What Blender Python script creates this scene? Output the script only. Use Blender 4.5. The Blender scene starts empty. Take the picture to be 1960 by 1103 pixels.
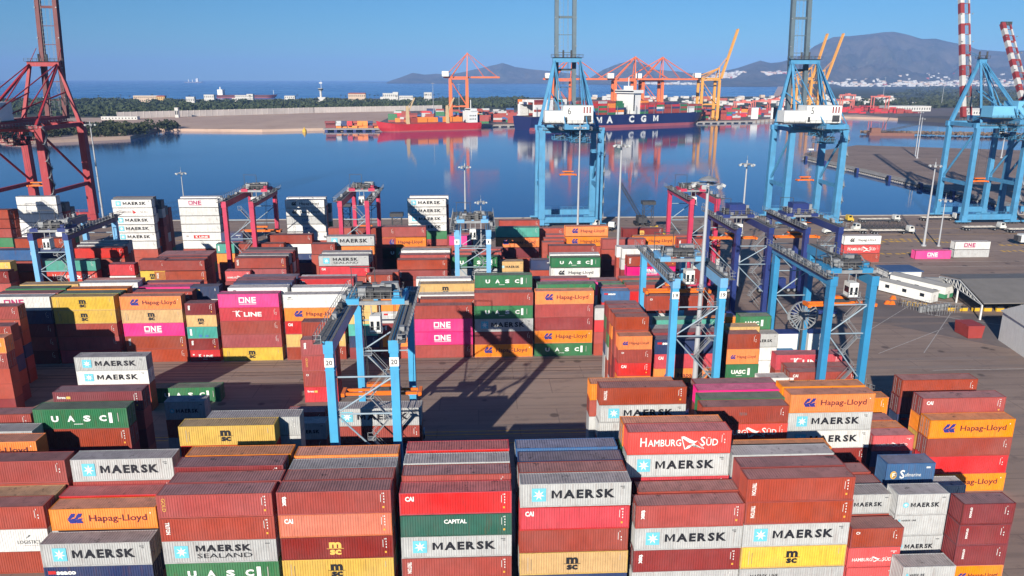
import bpy, bmesh, math, random
from mathutils import Vector, Matrix
from mathutils import noise as mnoise
R = math.radians
rnd = random.Random(7)
S = bpy.context.scene
HAZE_D = 6.5e-5
COL = S.collection

# ------------------------------------------------------------------ camera, sky, sun
CAMZ = 56.75
cd = bpy.data.cameras.new("camera")
cam = bpy.data.objects.new("camera", cd)
COL.objects.link(cam)
cam.location = (0, 0, CAMZ)
cam.rotation_mode = 'XYZ'
_p, _y, _r = R(15.354), R(2.7206), R(0.0759)
_fw = Vector((math.sin(_y)*math.cos(_p), math.cos(_y)*math.cos(_p), -math.sin(_p)))
_rt = Vector((math.cos(_y), -math.sin(_y), 0)); _up = _rt.cross(_fw)
_r2 = math.cos(_r)*_rt + math.sin(_r)*_up; _u2 = -math.sin(_r)*_rt + math.cos(_r)*_up
cam.matrix_world = Matrix(((_r2.x, _u2.x, -_fw.x, 0), (_r2.y, _u2.y, -_fw.y, 0), (_r2.z, _u2.z, -_fw.z, CAMZ), (0, 0, 0, 1)))
cd.sensor_width = 36
cd.lens = 36*1456.1/1960
cd.clip_start = 1
cd.clip_end = 80000
S.camera = cam
SUN_EL, SUN_AZ = R(21), R(203)          # clockwise from +Y: behind the camera, to its left
W = bpy.data.worlds.new("World"); S.world = W; W.use_nodes = True
wn = W.node_tree.nodes; wl = W.node_tree.links
sky = wn.new("ShaderNodeTexSky"); sky.sky_type = 'NISHITA'; sky.sun_disc = False
sky.sun_elevation = SUN_EL; sky.sun_rotation = SUN_AZ
sky.air_density = 1.0; sky.dust_density = 0.0; sky.ozone_density = 4.0; sky.altitude = 0
wb = wn.new("ShaderNodeVectorMath"); wb.operation = 'MULTIPLY'; wb.inputs[1].default_value = (0.45, 0.95, 1.36)   # camera white balance on the clear morning sky
wl.new(sky.outputs[0], wb.inputs[0]); wl.new(wb.outputs[0], wn["Background"].inputs[0])
wn["Background"].inputs[1].default_value = 0.05
sd = bpy.data.lights.new("sun", 'SUN'); sd.energy = 5.0; sd.angle = R(0.53); sd.color = (1.0, 0.93, 0.82)
so = bpy.data.objects.new("sun", sd); COL.objects.link(so)
_sv = Vector((math.sin(SUN_AZ)*math.cos(SUN_EL), math.cos(SUN_AZ)*math.cos(SUN_EL), math.sin(SUN_EL)))
so.rotation_euler = _sv.to_track_quat('Z', 'Y').to_euler()
so.location = (-100, -200, 200)
S.view_settings.view_transform = 'Standard'; S.view_settings.look = 'None'
S.view_settings.exposure = 0.40; S.view_settings.gamma = 1.0
S.cycles.volume_max_steps = 64
S.cycles.max_bounces = 8; S.cycles.diffuse_bounces = 1; S.cycles.glossy_bounces = 3; S.cycles.volume_bounces = 0
S.cycles.transparent_max_bounces = 6; S.cycles.sample_clamp_indirect = 4.0

# ------------------------------------------------------------------ materials
MATS = {}
def nn(m, t, **kw):
    n = m.node_tree.nodes.new(t)
    for k, v in kw.items(): setattr(n, k, v)
    return n
def mat(name, col, rough=0.6, metal=0.0, var=0.10, scale=0.6, dirt=None, dirt_amt=0.0, rand=0.0, bump=0.0, spec=0.4, streak=False, emis=None, blotch=0.0):
    if name in MATS: return MATS[name]
    m = bpy.data.materials.new(name); m.use_nodes = True
    nt = m.node_tree; b = nt.nodes["Principled BSDF"]
    b.inputs["Roughness"].default_value = rough; b.inputs["Metallic"].default_value = metal
    b.inputs["Specular IOR Level"].default_value = spec
    tc = nn(m, "ShaderNodeTexCoord"); vec = tc.outputs["Object"]
    L = nt.links.new
    oi = None
    if rand:
        oi = nn(m, "ShaderNodeObjectInfo")
        ad = nn(m, "ShaderNodeVectorMath", operation='MULTIPLY_ADD')
        cmb = nn(m, "ShaderNodeCombineXYZ")
        for i in range(3): L(oi.outputs["Random"], cmb.inputs[i])
        ad.inputs[1].default_value = (97, 61, 43)
        L(cmb.outputs[0], ad.inputs[0]); L(vec, ad.inputs[2]); vec = ad.outputs[0]
    nz = nn(m, "ShaderNodeTexNoise"); nz.inputs["Scale"].default_value = scale; nz.inputs["Detail"].default_value = 5; nz.inputs["Roughness"].default_value = 0.65
    L(vec, nz.inputs["Vector"])
    mr = nn(m, "ShaderNodeMapRange"); mr.inputs[1].default_value = 0.3; mr.inputs[2].default_value = 0.7
    mr.inputs[3].default_value = 1-var; mr.inputs[4].default_value = 1+var
    L(nz.outputs["Fac"], mr.inputs[0])
    mul = nn(m, "ShaderNodeVectorMath", operation='MULTIPLY'); mul.inputs[0].default_value = col[:3]
    L(mr.outputs[0], mul.inputs[1]); out = mul.outputs[0]
    if rand:
        hs = nn(m, "ShaderNodeHueSaturation")
        m1 = nn(m, "ShaderNodeMapRange"); m1.inputs[3].default_value = 1-rand; m1.inputs[4].default_value = 1+rand
        L(oi.outputs["Random"], m1.inputs[0]); L(m1.outputs[0], hs.inputs["Value"])
        sn = nn(m, "ShaderNodeMath", operation='FRACT'); mm = nn(m, "ShaderNodeMath", operation='MULTIPLY'); mm.inputs[1].default_value = 37.7
        L(oi.outputs["Random"], mm.inputs[0]); L(mm.outputs[0], sn.inputs[0])
        m2 = nn(m, "ShaderNodeMapRange"); m2.inputs[3].default_value = 0.5-rand*0.06; m2.inputs[4].default_value = 0.5+rand*0.06
        L(sn.outputs[0], m2.inputs[0]); L(m2.outputs[0], hs.inputs["Hue"])
        m3 = nn(m, "ShaderNodeMapRange"); m3.inputs[3].default_value = 1-rand*0.9; m3.inputs[4].default_value = 1.05
        L(sn.outputs[0], m3.inputs[0]); L(m3.outputs[0], hs.inputs["Saturation"])
        L(out, hs.inputs["Color"]); out = hs.outputs[0]
    if rand:
        n3 = nn(m, "ShaderNodeTexNoise"); n3.inputs["Scale"].default_value = 0.22; n3.inputs["Detail"].default_value = 3; L(vec, n3.inputs["Vector"])
        r3 = nn(m, "ShaderNodeMapRange"); r3.inputs[1].default_value = .35; r3.inputs[2].default_value = .75; r3.inputs[4].default_value = .22; L(n3.outputs["Fac"], r3.inputs[0])
        x3 = nn(m, "ShaderNodeMix", data_type='RGBA'); L(r3.outputs[0], x3.inputs[0]); L(out, x3.inputs[6]); x3.inputs[7].default_value = (*[.5*c+.16 for c in col[:3]], 1); out = x3.outputs[2]
    if blotch:
        n4 = nn(m, "ShaderNodeTexNoise"); n4.inputs["Scale"].default_value = 0.75; n4.inputs["Detail"].default_value = 4; n4.inputs["Roughness"].default_value = .7; L(vec, n4.inputs["Vector"])
        r4 = nn(m, "ShaderNodeMapRange"); r4.inputs[1].default_value = .62; r4.inputs[2].default_value = .68; r4.inputs[4].default_value = blotch; L(n4.outputs["Fac"], r4.inputs[0])
        x4 = nn(m, "ShaderNodeMix", data_type='RGBA'); L(r4.outputs[0], x4.inputs[0]); L(out, x4.inputs[6]); x4.inputs[7].default_value = (.03, .026, .028, 1); out = x4.outputs[2]
    if dirt:
        n2 = nn(m, "ShaderNodeTexNoise"); n2.inputs["Scale"].default_value = scale*2.3; n2.inputs["Detail"].default_value = 8; n2.inputs["Roughness"].default_value = 0.7
        if streak:
            mp = nn(m, "ShaderNodeMapping"); mp.inputs["Scale"].default_value = (2.2, 2.2, 0.22); L(vec, mp.inputs[0]); L(mp.outputs[0], n2.inputs["Vector"])
        else: L(vec, n2.inputs["Vector"])
        r2 = nn(m, "ShaderNodeMapRange"); r2.inputs[1].default_value = 0.52; r2.inputs[2].default_value = 0.80; r2.inputs[4].default_value = dirt_amt
        L(n2.outputs["Fac"], r2.inputs[0])
        mx = nn(m, "ShaderNodeMix", data_type='RGBA'); L(r2.outputs[0], mx.inputs[0]); L(out, mx.inputs[6]); mx.inputs[7].default_value = (*dirt, 1)
        out = mx.outputs[2]
    L(out, b.inputs["Base Color"])
    if bump:
        bp = nn(m, "ShaderNodeBump"); bp.inputs["Strength"].default_value = bump; bp.inputs["Distance"].default_value = 0.05
        L(nz.outputs["Fac"], bp.inputs["Height"]); L(bp.outputs[0], b.inputs["Normal"])
    if emis:
        b.inputs["Emission Color"].default_value = (*emis, 1); b.inputs["Emission Strength"].default_value = 1
    MATS[name] = m
    return m
STEEL = mat("galvanised steel", (0.30, 0.31, 0.32), 0.55, 0.3, 0.2, 1.5)
DKST = mat("dark greasy steel", (0.06, 0.062, 0.068), 0.6, 0.2, 0.3, 2.0)
GRATE = mat("walkway grating", (0.17, 0.165, 0.16), 0.8, 0.1, 0.25, 3.0)
WHITE = mat("white painted steel", (0.78, 0.78, 0.75), 0.5, 0, 0.06, 0.5, (0.35, 0.28, 0.2), 0.35, streak=True)
GLASS = mat("dark window glass", (0.015, 0.02, 0.025), 0.12, 0, 0.05, 1, spec=0.6)
BLACK = mat("black rubber and paint", (0.012, 0.012, 0.014), 0.75, 0, 0.2, 2)
INK = mat("black lettering paint", (0.012, 0.013, 0.02), 0.6, 0, 0.1, 2)
RTGB = mat("light blue crane paint", (0.07, 0.36, 0.62), 0.45, 0, 0.10, 0.35, (0.12, 0.10, 0.09), 0.35, streak=True)
RTGB2 = mat("pale blue crane paint", (0.16, 0.40, 0.66), 0.5, 0, 0.10, 0.35, (0.16, 0.13, 0.12), 0.35, streak=True)
RTGB3 = mat("mid blue crane paint", (0.035, 0.24, 0.46), 0.45, 0, 0.10, 0.35, (0.12, 0.10, 0.09), 0.35, streak=True)
NAVY = mat("navy crane paint", (0.022, 0.04, 0.17), 0.45, 0, 0.12, 0.35, (0.10, 0.06, 0.07), 0.35, streak=True)
STSB = mat("sky blue quay crane paint", (0.075, 0.27, 0.47), 0.5, 0, 0.18, 0.25, (0.14, 0.13, 0.13), 0.5, streak=True)
BOOMG = mat("weathered boom paint", (0.10, 0.145, 0.175), 0.55, 0, 0.15, 0.25, (0.10, 0.09, 0.09), 0.5, streak=True)
PINK = mat("faded crimson crane paint", (0.50, 0.035, 0.09), 0.5, 0, 0.15, 0.3, (0.45, 0.2, 0.2), 0.4, streak=True)
REDC = mat("faded red quay crane paint", (0.34, 0.026, 0.036), 0.5, 0, 0.15, 0.3, (0.45, 0.22, 0.22), 0.4, streak=True)
ORNG = mat("orange spreader paint", (0.80, 0.17, 0.015), 0.45, 0, 0.12, 0.6, (0.1, 0.05, 0.03), 0.4)
ORCR = mat("orange far crane paint", (0.72, 0.16, 0.05), 0.55, 0, 0.10, 0.1)
YLCR = mat("amber far crane paint", (0.72, 0.33, 0.06), 0.55, 0, 0.10, 0.1)
YEL = mat("yellow machine paint", (0.70, 0.42, 0.03), 0.5, 0, 0.12, 0.8, (0.1, 0.07, 0.04), 0.4)
REDB = mat("shade darkened red boom paint", (0.13, 0.022, 0.026), 0.6, 0, 0.2, 0.3, (0.2, 0.16, 0.16), 0.4, streak=True)  # dull brown-red boom, with the shade on its faces put into the colour
DULLW = mat("dull white boom band", (0.50, 0.49, 0.48), 0.6, 0, 0.12, 0.4, (0.25, 0.2, 0.2), 0.5, streak=True)
CRED = mat("boom red band", (0.26, 0.04, 0.045), 0.55, 0, 0.12, 0.4)
PIPE = mat("pale blue grey brace paint", (0.26, 0.34, 0.40), 0.5, 0, 0.12, 0.5)
CONC = mat("grey concrete", (0.32, 0.30, 0.28), 0.9, 0, 0.15, 0.3)
MASTM = mat("mast grey paint", (0.42, 0.43, 0.45), 0.5, 0.1, 0.1, 0.3)
LAMP = mat("lamp glass", (0.55, 0.56, 0.55), 0.3, 0.1, 0.05, 1)

# ------------------------------------------------------------------ mesh building
class MB:
    def __init__(s): s.v = []; s.f = []; s.m = []
    def add(s, vs, fs, mi=0):
        o = len(s.v); s.v += [tuple(v) for v in vs]
        for f in fs: s.f.append(tuple(i+o for i in f)); s.m.append(mi)
        return s
    def box(s, x0, y0, z0, x1, y1, z1, mi=0):
        return s.add([(x0,y0,z0),(x1,y0,z0),(x1,y1,z0),(x0,y1,z0),(x0,y0,z1),(x1,y0,z1),(x1,y1,z1),(x0,y1,z1)],
              [(0,3,2,1),(4,5,6,7),(0,1,5,4),(1,2,6,5),(2,3,7,6),(3,0,4,7)], mi)
    def bar(s, p, q, w, h=None, mi=0, w2=None, h2=None):
        h = h or w; w2 = w2 or w; h2 = h2 or h
        p = Vector(p); q = Vector(q); d = (q-p).normalized()
        up = Vector((0,0,1)) if abs(d.z) < 0.95 else Vector((0,1,0))
        a = d.cross(up).normalized(); b = a.cross(d).normalized()
        vs = [p+a*sx*w/2+b*sy*h/2 for sx,sy in ((-1,-1),(1,-1),(1,1),(-1,1))]+[q+a*sx*w2/2+b*sy*h2/2 for sx,sy in ((-1,-1),(1,-1),(1,1),(-1,1))]
        return s.add(vs, [(0,3,2,1),(4,5,6,7),(0,1,5,4),(1,2,6,5),(2,3,7,6),(3,0,4,7)], mi)
    def tube(s, p, q, r, n=8, mi=0, r2=None):
        r2 = r if r2 is None else r2
        p = Vector(p); q = Vector(q); d = (q-p).normalized()
        up = Vector((0,0,1)) if abs(d.z) < 0.95 else Vector((0,1,0))
        a = d.cross(up).normalized(); b = a.cross(d).normalized()
        vs = []
        for c, rr in ((p, r), (q, r2)):
            for i in range(n):
                t = 2*math.pi*i/n; vs.append(c+a*rr*math.cos(t)+b*rr*math.sin(t))
        fs = [(i, (i+1)%n, n+(i+1)%n, n+i) for i in range(n)]+[tuple(range(n-1,-1,-1)), tuple(range(n,2*n))]
        return s.add(vs, fs, mi)
    def poly(s, pts, n, mi=0):           # prism: a polygon pushed along vector n
        k = len(pts); n = Vector(n)
        return s.add([Vector(p) for p in pts]+[Vector(p)+n for p in pts],
              [tuple(range(k-1,-1,-1)), tuple(range(k,2*k))]+[(i,(i+1)%k,k+(i+1)%k,k+i) for i in range(k)], mi)
    def truss(s, p, q, w, h, seg, r=0.08, mi=0):   # lattice box girder
        p = Vector(p); q = Vector(q); d = (q-p).normalized()
        up = Vector((0,0,1)) if abs(d.z) < 0.95 else Vector((0,1,0))
        a = d.cross(up).normalized(); b = a.cross(d).normalized()
        cs = [a*sx*w/2+b*sy*h/2 for sx,sy in ((-1,-1),(1,-1),(1,1),(-1,1))]
        for c in cs: s.bar(p+c, q+c, r*1.3, r*1.3, mi)
        for i in range(seg):
            t0 = p+(q-p)*i/seg; t1 = p+(q-p)*(i+1)/seg
            for k in range(4):
                s.bar(t0+cs[k], t1+cs[(k+1)%4], r*.8, r*.8, mi)
                s.bar(t0+cs[k], t0+cs[(k+1)%4], r*.8, r*.8, mi)
        return s
    def rail(s, p, q, h=1.1, step=1.6, r=0.05, mi=0, mid=True):
        p = Vector(p); q = Vector(q); n = max(1, int((q-p).length/step)); z = Vector((0,0,h))
        s.bar(p+z, q+z, r, r, mi)
        if mid: s.bar(p+z*.5, q+z*.5, r*.8, r*.8, mi)
        for i in range(n+1):
            c = p+(q-p)*i/n; s.bar(c, c+z, r, r, mi)
        return s
    def mesh(s, name, mats):
        me = bpy.data.meshes.new(name); me.from_pydata(s.v, [], s.f)
        for m in (mats if isinstance(mats, (list, tuple)) else [mats]): me.materials.append(m)
        if any(s.m): me.polygons.foreach_set("material_index", s.m)
        me.update(); return me
    def build(s, name, mats, parent=None, loc=None):
        o = bpy.data.objects.new(name, s.mesh(name, mats)); COL.objects.link(o)
        if parent is not None: o.parent = parent
        if loc is not None: o.location = loc
        return o
def tag(o, label=None, cat=None, group=None, kind=None):
    if label: o["label"] = label
    if cat: o["category"] = cat
    if group: o["group"] = group
    if kind: o["kind"] = kind
    return o
def thing(name, label, cat, loc=(0,0,0), rz=0.0, group=None):
    o = bpy.data.objects.new(name, None); o.empty_display_size = 0.5; COL.objects.link(o)
    o.location = loc; o.rotation_euler = (0,0,rz)
    return tag(o, label, cat, group)
KIDS = {}
def copy_tree(o, parent=None):
    c = o.copy(); COL.objects.link(c); c.parent = parent
    for ch in [x for x in o.children]: copy_tree(ch, c)
    return c
_TG = {}
def textgeo(t, bold=0.0):
    """flat lettering as plain mesh data: capital height 1, starting at x = 0"""
    if (t, bold) in _TG: return _TG[(t, bold)]
    if "M" in t and bold > .01:
        vs, fs, x = [], [], 0.0
        for c in t:
            if c == " ": x += .5; continue
            if c == "M":
                s_ = .12+bold*2.6; w = 1.05; o = len(vs)
                for q in ([(0,0),(s_,0),(s_,1),(0,1)], [(w-s_,0),(w,0),(w,1),(w-s_,1)], [(s_,1),(s_,.72),(w/2,.0),(w/2,.42)], [(w-s_,1),(w/2,.42),(w/2,0),(w-s_,.72)]):
                    o = len(vs); vs += [(x+a, b) for a, b in q]; fs.append((o, o+1, o+2, o+3))
                x += w+.15
            else:
                g, gf, gw = textgeo(c, bold); o = len(vs); vs += [(x+a, b) for a, b in g]; fs += [tuple(i+o for i in f) for f in gf]; x += gw+.15
        r = (vs, fs, x-.15); _TG[(t, bold)] = r
        return r
    cu = bpy.data.curves.new("lettering", 'FONT'); cu.body = t; cu.size = 1; cu.offset = bold; cu.resolution_u = 2; cu.fill_mode = 'FRONT'
    o = bpy.data.objects.new("lettering", cu); COL.objects.link(o)
    dg = bpy.context.evaluated_depsgraph_get(); me = bpy.data.meshes.new_from_object(o.evaluated_get(dg))
    vs = [(v.co.x, v.co.y) for v in me.vertices]; fs = [tuple(p.vertices) for p in me.polygons]
    bpy.data.objects.remove(o); bpy.data.curves.remove(cu); bpy.data.meshes.remove(me)
    x0 = min(v[0] for v in vs); x1 = max(v[0] for v in vs); cap = 0.69
    r = ([((x-x0)/cap, y/cap) for x, y in vs], fs, (x1-x0)/cap)
    _TG[(t, bold)] = r
    return r

# ------------------------------------------------------------------ shipping containers
PAINT = {  # code: (words, colour)
 'R': ("rust red", (0.33, 0.044, 0.024)), 'P': ("faded red", (0.35, 0.052, 0.044)), 'Q': ("salmon orange", (0.62, 0.16, 0.075)),
 'B': ("maroon", (0.20, 0.020, 0.024)), 'D': ("dark red", (0.25, 0.026, 0.026)), 'C': ("bright red", (0.56, 0.015, 0.025)),
 'H': ("scarlet", (0.62, 0.05, 0.04)), 'O': ("orange", (0.86, 0.22, 0.012)), 'G': ("light grey", (0.46, 0.465, 0.46)),
 'W': ("white", (0.74, 0.73, 0.70)), 'Y': ("yellow", (0.66, 0.41, 0.075)), 'T': ("tan", (0.62, 0.39, 0.14)),
 'N': ("green", (0.025, 0.17, 0.062)), 'E': ("dark green", (0.018, 0.10, 0.068)), 'M': ("magenta", (0.74, 0.022, 0.22)),
 'U': ("blue", (0.025, 0.11, 0.29)), 'V': ("navy blue", (0.020, 0.040, 0.12)), 'S': ("turquoise", (0.06, 0.36, 0.29)), 'K': ("dark grey", (0.10, 0.105, 0.11))}
def dusty(c):
    d = (0.27, 0.195, 0.20); return tuple(a*0.42+b*0.58 for a, b in zip(c, d))
CP = {}
for k, (w, c) in PAINT.items():
    rust = (0.16, 0.06, 0.03) if k in 'GWYTNSUVE' else (0.10, 0.035, 0.025)
    CP[k] = (mat(w+" container paint", c, 0.5, 0, 0.13, 0.7, rust, 0.55, rand=0.12, streak=True),
             mat(w+" dusty container roof", dusty(c), 0.8, 0, 0.24, 0.5, (0.05, 0.04, 0.04), 0.6, rand=0.16, blotch=0.75),
             mat(w+" container frame paint", tuple(x*0.9 for x in c), 0.55, 0, 0.15, 1.2, rust, 0.6, rand=0.13))
INKS = {'k': INK, 'w': mat("white lettering paint", (0.76, 0.76, 0.73), 0.6, 0, 0.05, 1), 'c': mat("pale blue logo paint", (0.14, 0.50, 0.62), 0.6, 0, 0.08, 1),
        'n': mat("navy logo paint", (0.025, 0.03, 0.22), 0.6, 0, 0.08, 1), 'm': mat("crimson lettering paint", (0.40, 0.02, 0.12), 0.6, 0, 0.08, 1),
        'y': mat("ochre lettering paint", (0.75, 0.45, 0.10), 0.6, 0, 0.08, 1), 'p': mat("brown violet lettering", (0.10, 0.015, 0.03), 0.6, 0, 0.08, 1),
        'r': mat("red logo paint", (0.50, 0.02, 0.02), 0.6, 0, 0.08, 1), 'g': mat("grey lettering paint", (0.12, 0.125, 0.13), 0.6, 0, 0.08, 1),
        'o': mat("orange sticker", (0.85, 0.40, 0.05), 0.6, 0, 0.08, 1), 'l': mat("faint lettering paint", (0.40, 0.36, 0.34), 0.7, 0, 0.08, 1),
        'b': mat("mid blue logo paint", (0.05, 0.18, 0.38), 0.6, 0, 0.08, 1)}
INKK = list(INKS)
HC = 2.74; HALF = 1.219
def star7(cx, cy, ro, ri, n=7):
    return [(cx+(ro if i%2==0 else ri)*math.sin(math.pi*i/n), cy+(ro if i%2==0 else ri)*math.cos(math.pi*i/n)) for i in range(2*n)]
class Deco:
    """lettering and marks on the long side; u runs along the container, v up"""
    def __init__(s, L): s.L = L; s.items = []
    def text(s, t, u, v, w, h, ink, bold=0.0):
        vs, fs, wd = textgeo(t, bold); k = w/wd
        s.items.append(([(u+x*k, v+y*h) for x, y in vs], fs, ink))
    def vtext(s, t, u, v, w, h, ink, bold=0.02):      # reads downwards
        vs, fs, wd = textgeo(t, bold); k = w/wd
        s.items.append(([(u+y*h, v-x*k) for x, y in vs], fs, ink))
    def poly(s, pts, ink):
        s.items.append((pts, [tuple(range(len(pts)))], ink))
    def fan(s, pts, ink, c):
        n = len(pts); s.items.append((pts+[c], [(i, (i+1)%n, n) for i in range(n)], ink))
    def rect(s, u0, v0, u1, v1, ink): s.poly([(u0,v0),(u1,v0),(u1,v1),(u0,v1)], ink)
def emblem_wing(d, u, v, k, ink):                     # two slanted wings
    for du in (0.0, 0.62):
        a = u+du*k
        d.poly([(a, v+.42*k), (a+.42*k, v+1.0*k), (a+.80*k, v+1.0*k), (a+.62*k, v+.62*k), (a+.40*k, v+.56*k), (a+.30*k, v+.40*k)], ink)
        d.poly([(a, v+.40*k), (a+.30*k, v+.38*k), (a+.52*k, v+.50*k), (a+.86*k, v+.46*k), (a+.62*k, v+.34*k), (a+.80*k, v+.0*k), (a+.22*k, v+.0*k)], ink)
def flag(d, u, v, k, ink, fill=None):
    if fill: d.poly([(u+.1*k, v+.85*k), (u+.9*k, v+.5*k), (u+.35*k, v+.12*k)], fill)
    d.poly([(u, v+1.0*k), (u+.25*k, v+1.0*k), (u+1.0*k, v+.62*k), (u+1.25*k, v+.66*k), (u+.98*k, v+.42*k), (u+.62*k, v+.52*k), (u+.12*k, v+.86*k)], ink)
    d.poly([(u+.30*k, v), (u+.55*k, v+.30*k), (u+1.0*k, v+.42*k), (u+1.3*k, v+.2*k), (u+1.75*k, v+.02*k), (u+1.2*k, v+.32*k), (u+.9*k, v+.30*k), (u+.62*k, v+.1*k)], ink)
    d.poly([(u+.0*k, v+1.0*k), (u+.07*k, v+1.0*k), (u+.36*k, v+.02*k), (u+.30*k, v)], ink)
    d.poly([(u+1.22*k, v+.66*k), (u+1.28*k, v+.6*k), (u+1.78*k, v+.02*k), (u+1.70*k, v+.06*k)], ink)
def one(d, u, v, h, ink):
    t = 0.2*h
    d.poly([(u,v),(u+h,v),(u+h,v+t),(u,v+t)], ink); d.poly([(u,v+h-t),(u+h,v+h-t),(u+h,v+h),(u,v+h)], ink)
    d.poly([(u,v+t),(u+t,v+t),(u+t,v+h-t),(u,v+h-t)], ink); d.poly([(u+h-t,v+t),(u+h,v+t),(u+h,v+h-t),(u+h-t,v+h-t)], ink)
    d.text("N", u+1.16*h, v, .92*h, h, ink, .035); d.text("E", u+2.28*h, v, .82*h, h, ink, .035)
    d.rect(u, v-.26*h, u+3.1*h, v-.18*h, ink)
def marks(d, ink, L, full=True):
    a = L-0.95
    d.rect(a, 2.28, a+.06, 2.42, ink)
    for i in range(4 if full else 2):
        d.rect(a+.14, 1.25+i*.34, a+.24, 1.42+i*.34, ink)
    d.rect(a-.18, 1.35, a-.13, 2.25, ink)
    if full: d.rect(a+.02, .62, a+.22, .85, 'o')
def msc(d, u, v, k, ink):
    d.text("m", u, v+.98*k, 1.7*k, 1.25*k, ink, .05); d.rect(u-.35*k, v+.86*k, u+2.05*k, v+.93*k, ink); d.text("sc", u+.06*k, v, 1.6*k, 1.0*k, ink, .045)
def deco(code, L):
    d = Deco(L)
    if code == 'mk':
        if L > 8:
            d.rect(1.27, .68, 2.82, 2.22, 'c'); d.fan(star7(2.05, 1.45, .66, .24), 'w', (2.05, 1.45)); d.text("MAERSK", 3.42, 1.02, 7.0, .92, 'k', .045)
        d.rect(L-1.2, 2.2, L-.7, 2.3, 'g'); d.rect(L-1.0, 2.0, L-.7, 2.1, 'g')
    elif code == 'm2':
        d.fan([(1.05+.36*math.cos(i*.7854), 1.35+.36*math.sin(i*.7854)) for i in range(8)], 'c', (1.05, 1.35)); d.fan(star7(1.05, 1.35, .3, .1), 'w', (1.05, 1.35))
        d.text("MAERSK", 1.65, 1.08, 3.4, .52, 'k', .045); d.rect(L-.8, 2.2, L-.4, 2.3, 'g')
    elif code == 'ml':
        d.rect(1.2, .68, 2.7, 2.15, 'c'); d.fan(star7(1.95, 1.42, .62, .22), 'w', (1.95, 1.42)); d.text("MAERSK", 3.5, 1.45, 6.0, .72, 'k', .045); d.text("SEALAND", 3.6, .62, 5.9, .55, 'k', .0); d.rect(L-1.2, 2.2, L-.7, 2.3, 'g')
    elif code == 'ln': d.text("MAERSK LINE", 1.3, 1.6, 3.2, .42, 'k', .02)
    elif code == 'l2': d.fan([(.55+.15*math.cos(i*.7854), 2.05+.15*math.sin(i*.7854)) for i in range(8)], 'c', (.55, 2.05)); d.text("MAERSK LINE", .85, 1.95, 1.7, .2, 'k', .02)
    elif code == 'hl': emblem_wing(d, 1.95, .9, 1.25, 'n'); d.text("Hapag-Lloyd", 4.45, 1.12, 6.6, .78, 'p', .012); d.rect(L-.75, 1.95, L-.62, 2.1, 'w')
    elif code == 'wh': emblem_wing(d, 1.95, .9, 1.1, 'k'); d.text("Hapag-Lloyd", 4.45, 1.12, 6.0, .72, 'k', .012)
    elif code == 'h3': emblem_wing(d, .75, .95, .72, 'n'); d.text("Hapag-Lloyd", 2.0, 1.1, 3.5, .52, 'p', .012)
    elif code == 'ms': msc(d, 5.25, .62, .78, 'k'); d.rect(.9, .5, .95, 2.2, 'l'); d.rect(1.25, .6, 1.3, 2.0, 'g'); d.rect(L-.9, 1.6, L-.85, 2.3, 'l')
    elif code == 'mg': msc(d, 5.2, .62, .78, 'y'); marks(d, 'w', L)
    elif code == 'm3': msc(d, 2.3, .62, .7, 'k')
    elif code == 'ca': d.text("CAI", .62, 1.75, .95, .52, 'w', .045); marks(d, 'w', L)
    elif code == 'c2': d.text("C", .55, 1.95, .3, .32, 'w', .04); d.rect(.9, 1.98, 1.0, 2.25, 'w'); marks(d, 'w', L, False)
    elif code == 'cp': d.text("CAPITAL", 4.75, 1.65, 2.5, .48, 'w', .03); marks(d, 'w', L)
    elif code == 'tr': d.vtext("TRITON", .62, 2.3, 1.45, .42, 'w', .03); marks(d, 'w', L)
    elif code == 'to': d.text("TRITON", 5.2, 1.35, 1.1, .42, 'g', .03); marks(d, 'w', L, False)
    elif code == 'tx': d.vtext("tex", .62, 2.25, 1.15, .48, 'w', .05); marks(d, 'w', L)
    elif code == 'ti': d.vtext("cronos", .85, 2.3, 1.35, .34, 'w', .03); marks(d, 'w', L, False)
    elif code == 'cr': d.vtext("CRONOS", .7, 2.3, 1.5, .36, 'y', .0)
    elif code == 'gd': d.vtext("GOLD", .52, 2.35, 1.55, .4, 'y', .0); marks(d, 'w', L)
    elif code == 'fl': d.text("florens", .55, 1.8, 1.15, .36, 'w', .03); d.rect(1.8, 1.75, 2.35, 2.1, 'y'); marks(d, 'w', L)
    elif code == 'ua':
        for i, c in enumerate("UASC"): d.text(c, 2.25+i*2.08, 1.05, .95, .72, 'w', .05)
        d.rect(5.1, .62, 6.3, .70, 'w'); d.rect(9.75, .75, 10.2, 2.15, 'w'); d.rect(10.9, .9, 11.0, 2.1, 'l')
    elif code == 'u2':
        d.text("UASC", 1.05, 1.0, 2.7, .66, 'w', .05); d.rect(2.0, .62, 3.1, .7, 'w'); d.rect(4.1, .72, 4.55, 2.0, 'w')
    elif code == 'on': one(d, 4.15, .95, 1.12, 'w')
    elif code == 'ow': one(d, 3.2, .95, 1.25, 'm')
    elif code == 'kl': d.text("K", 3.3, .95, .95, 1.15, 'w', .03); d.rect(2.6, 1.95, 4.7, 2.02, 'w'); d.text("LINE", 4.9, .95, 3.6, .85, 'w', .03); marks(d, 'w', L, False)
    elif code == 'k2': d.text("K", 1.7, 1.0, .6, .75, 'w', .03); d.text("LINE", 2.7, 1.0, 1.9, .55, 'w', .03); d.rect(.5, 1.5, .85, 1.8, 'w'); d.rect(2.5, .5, 3.4, .6, 'w')
    elif code == 'kb': d.rect(3.6, .75, 8.4, 1.85, 'r'); d.text("K", 4.2, .95, .8, .75, 'w', .03); d.text("LINE", 5.3, .95, 2.7, .62, 'w', .03); d.rect(1.3, 1.2, 2.0, 1.8, 'l')
    elif code == 'hs':
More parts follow.
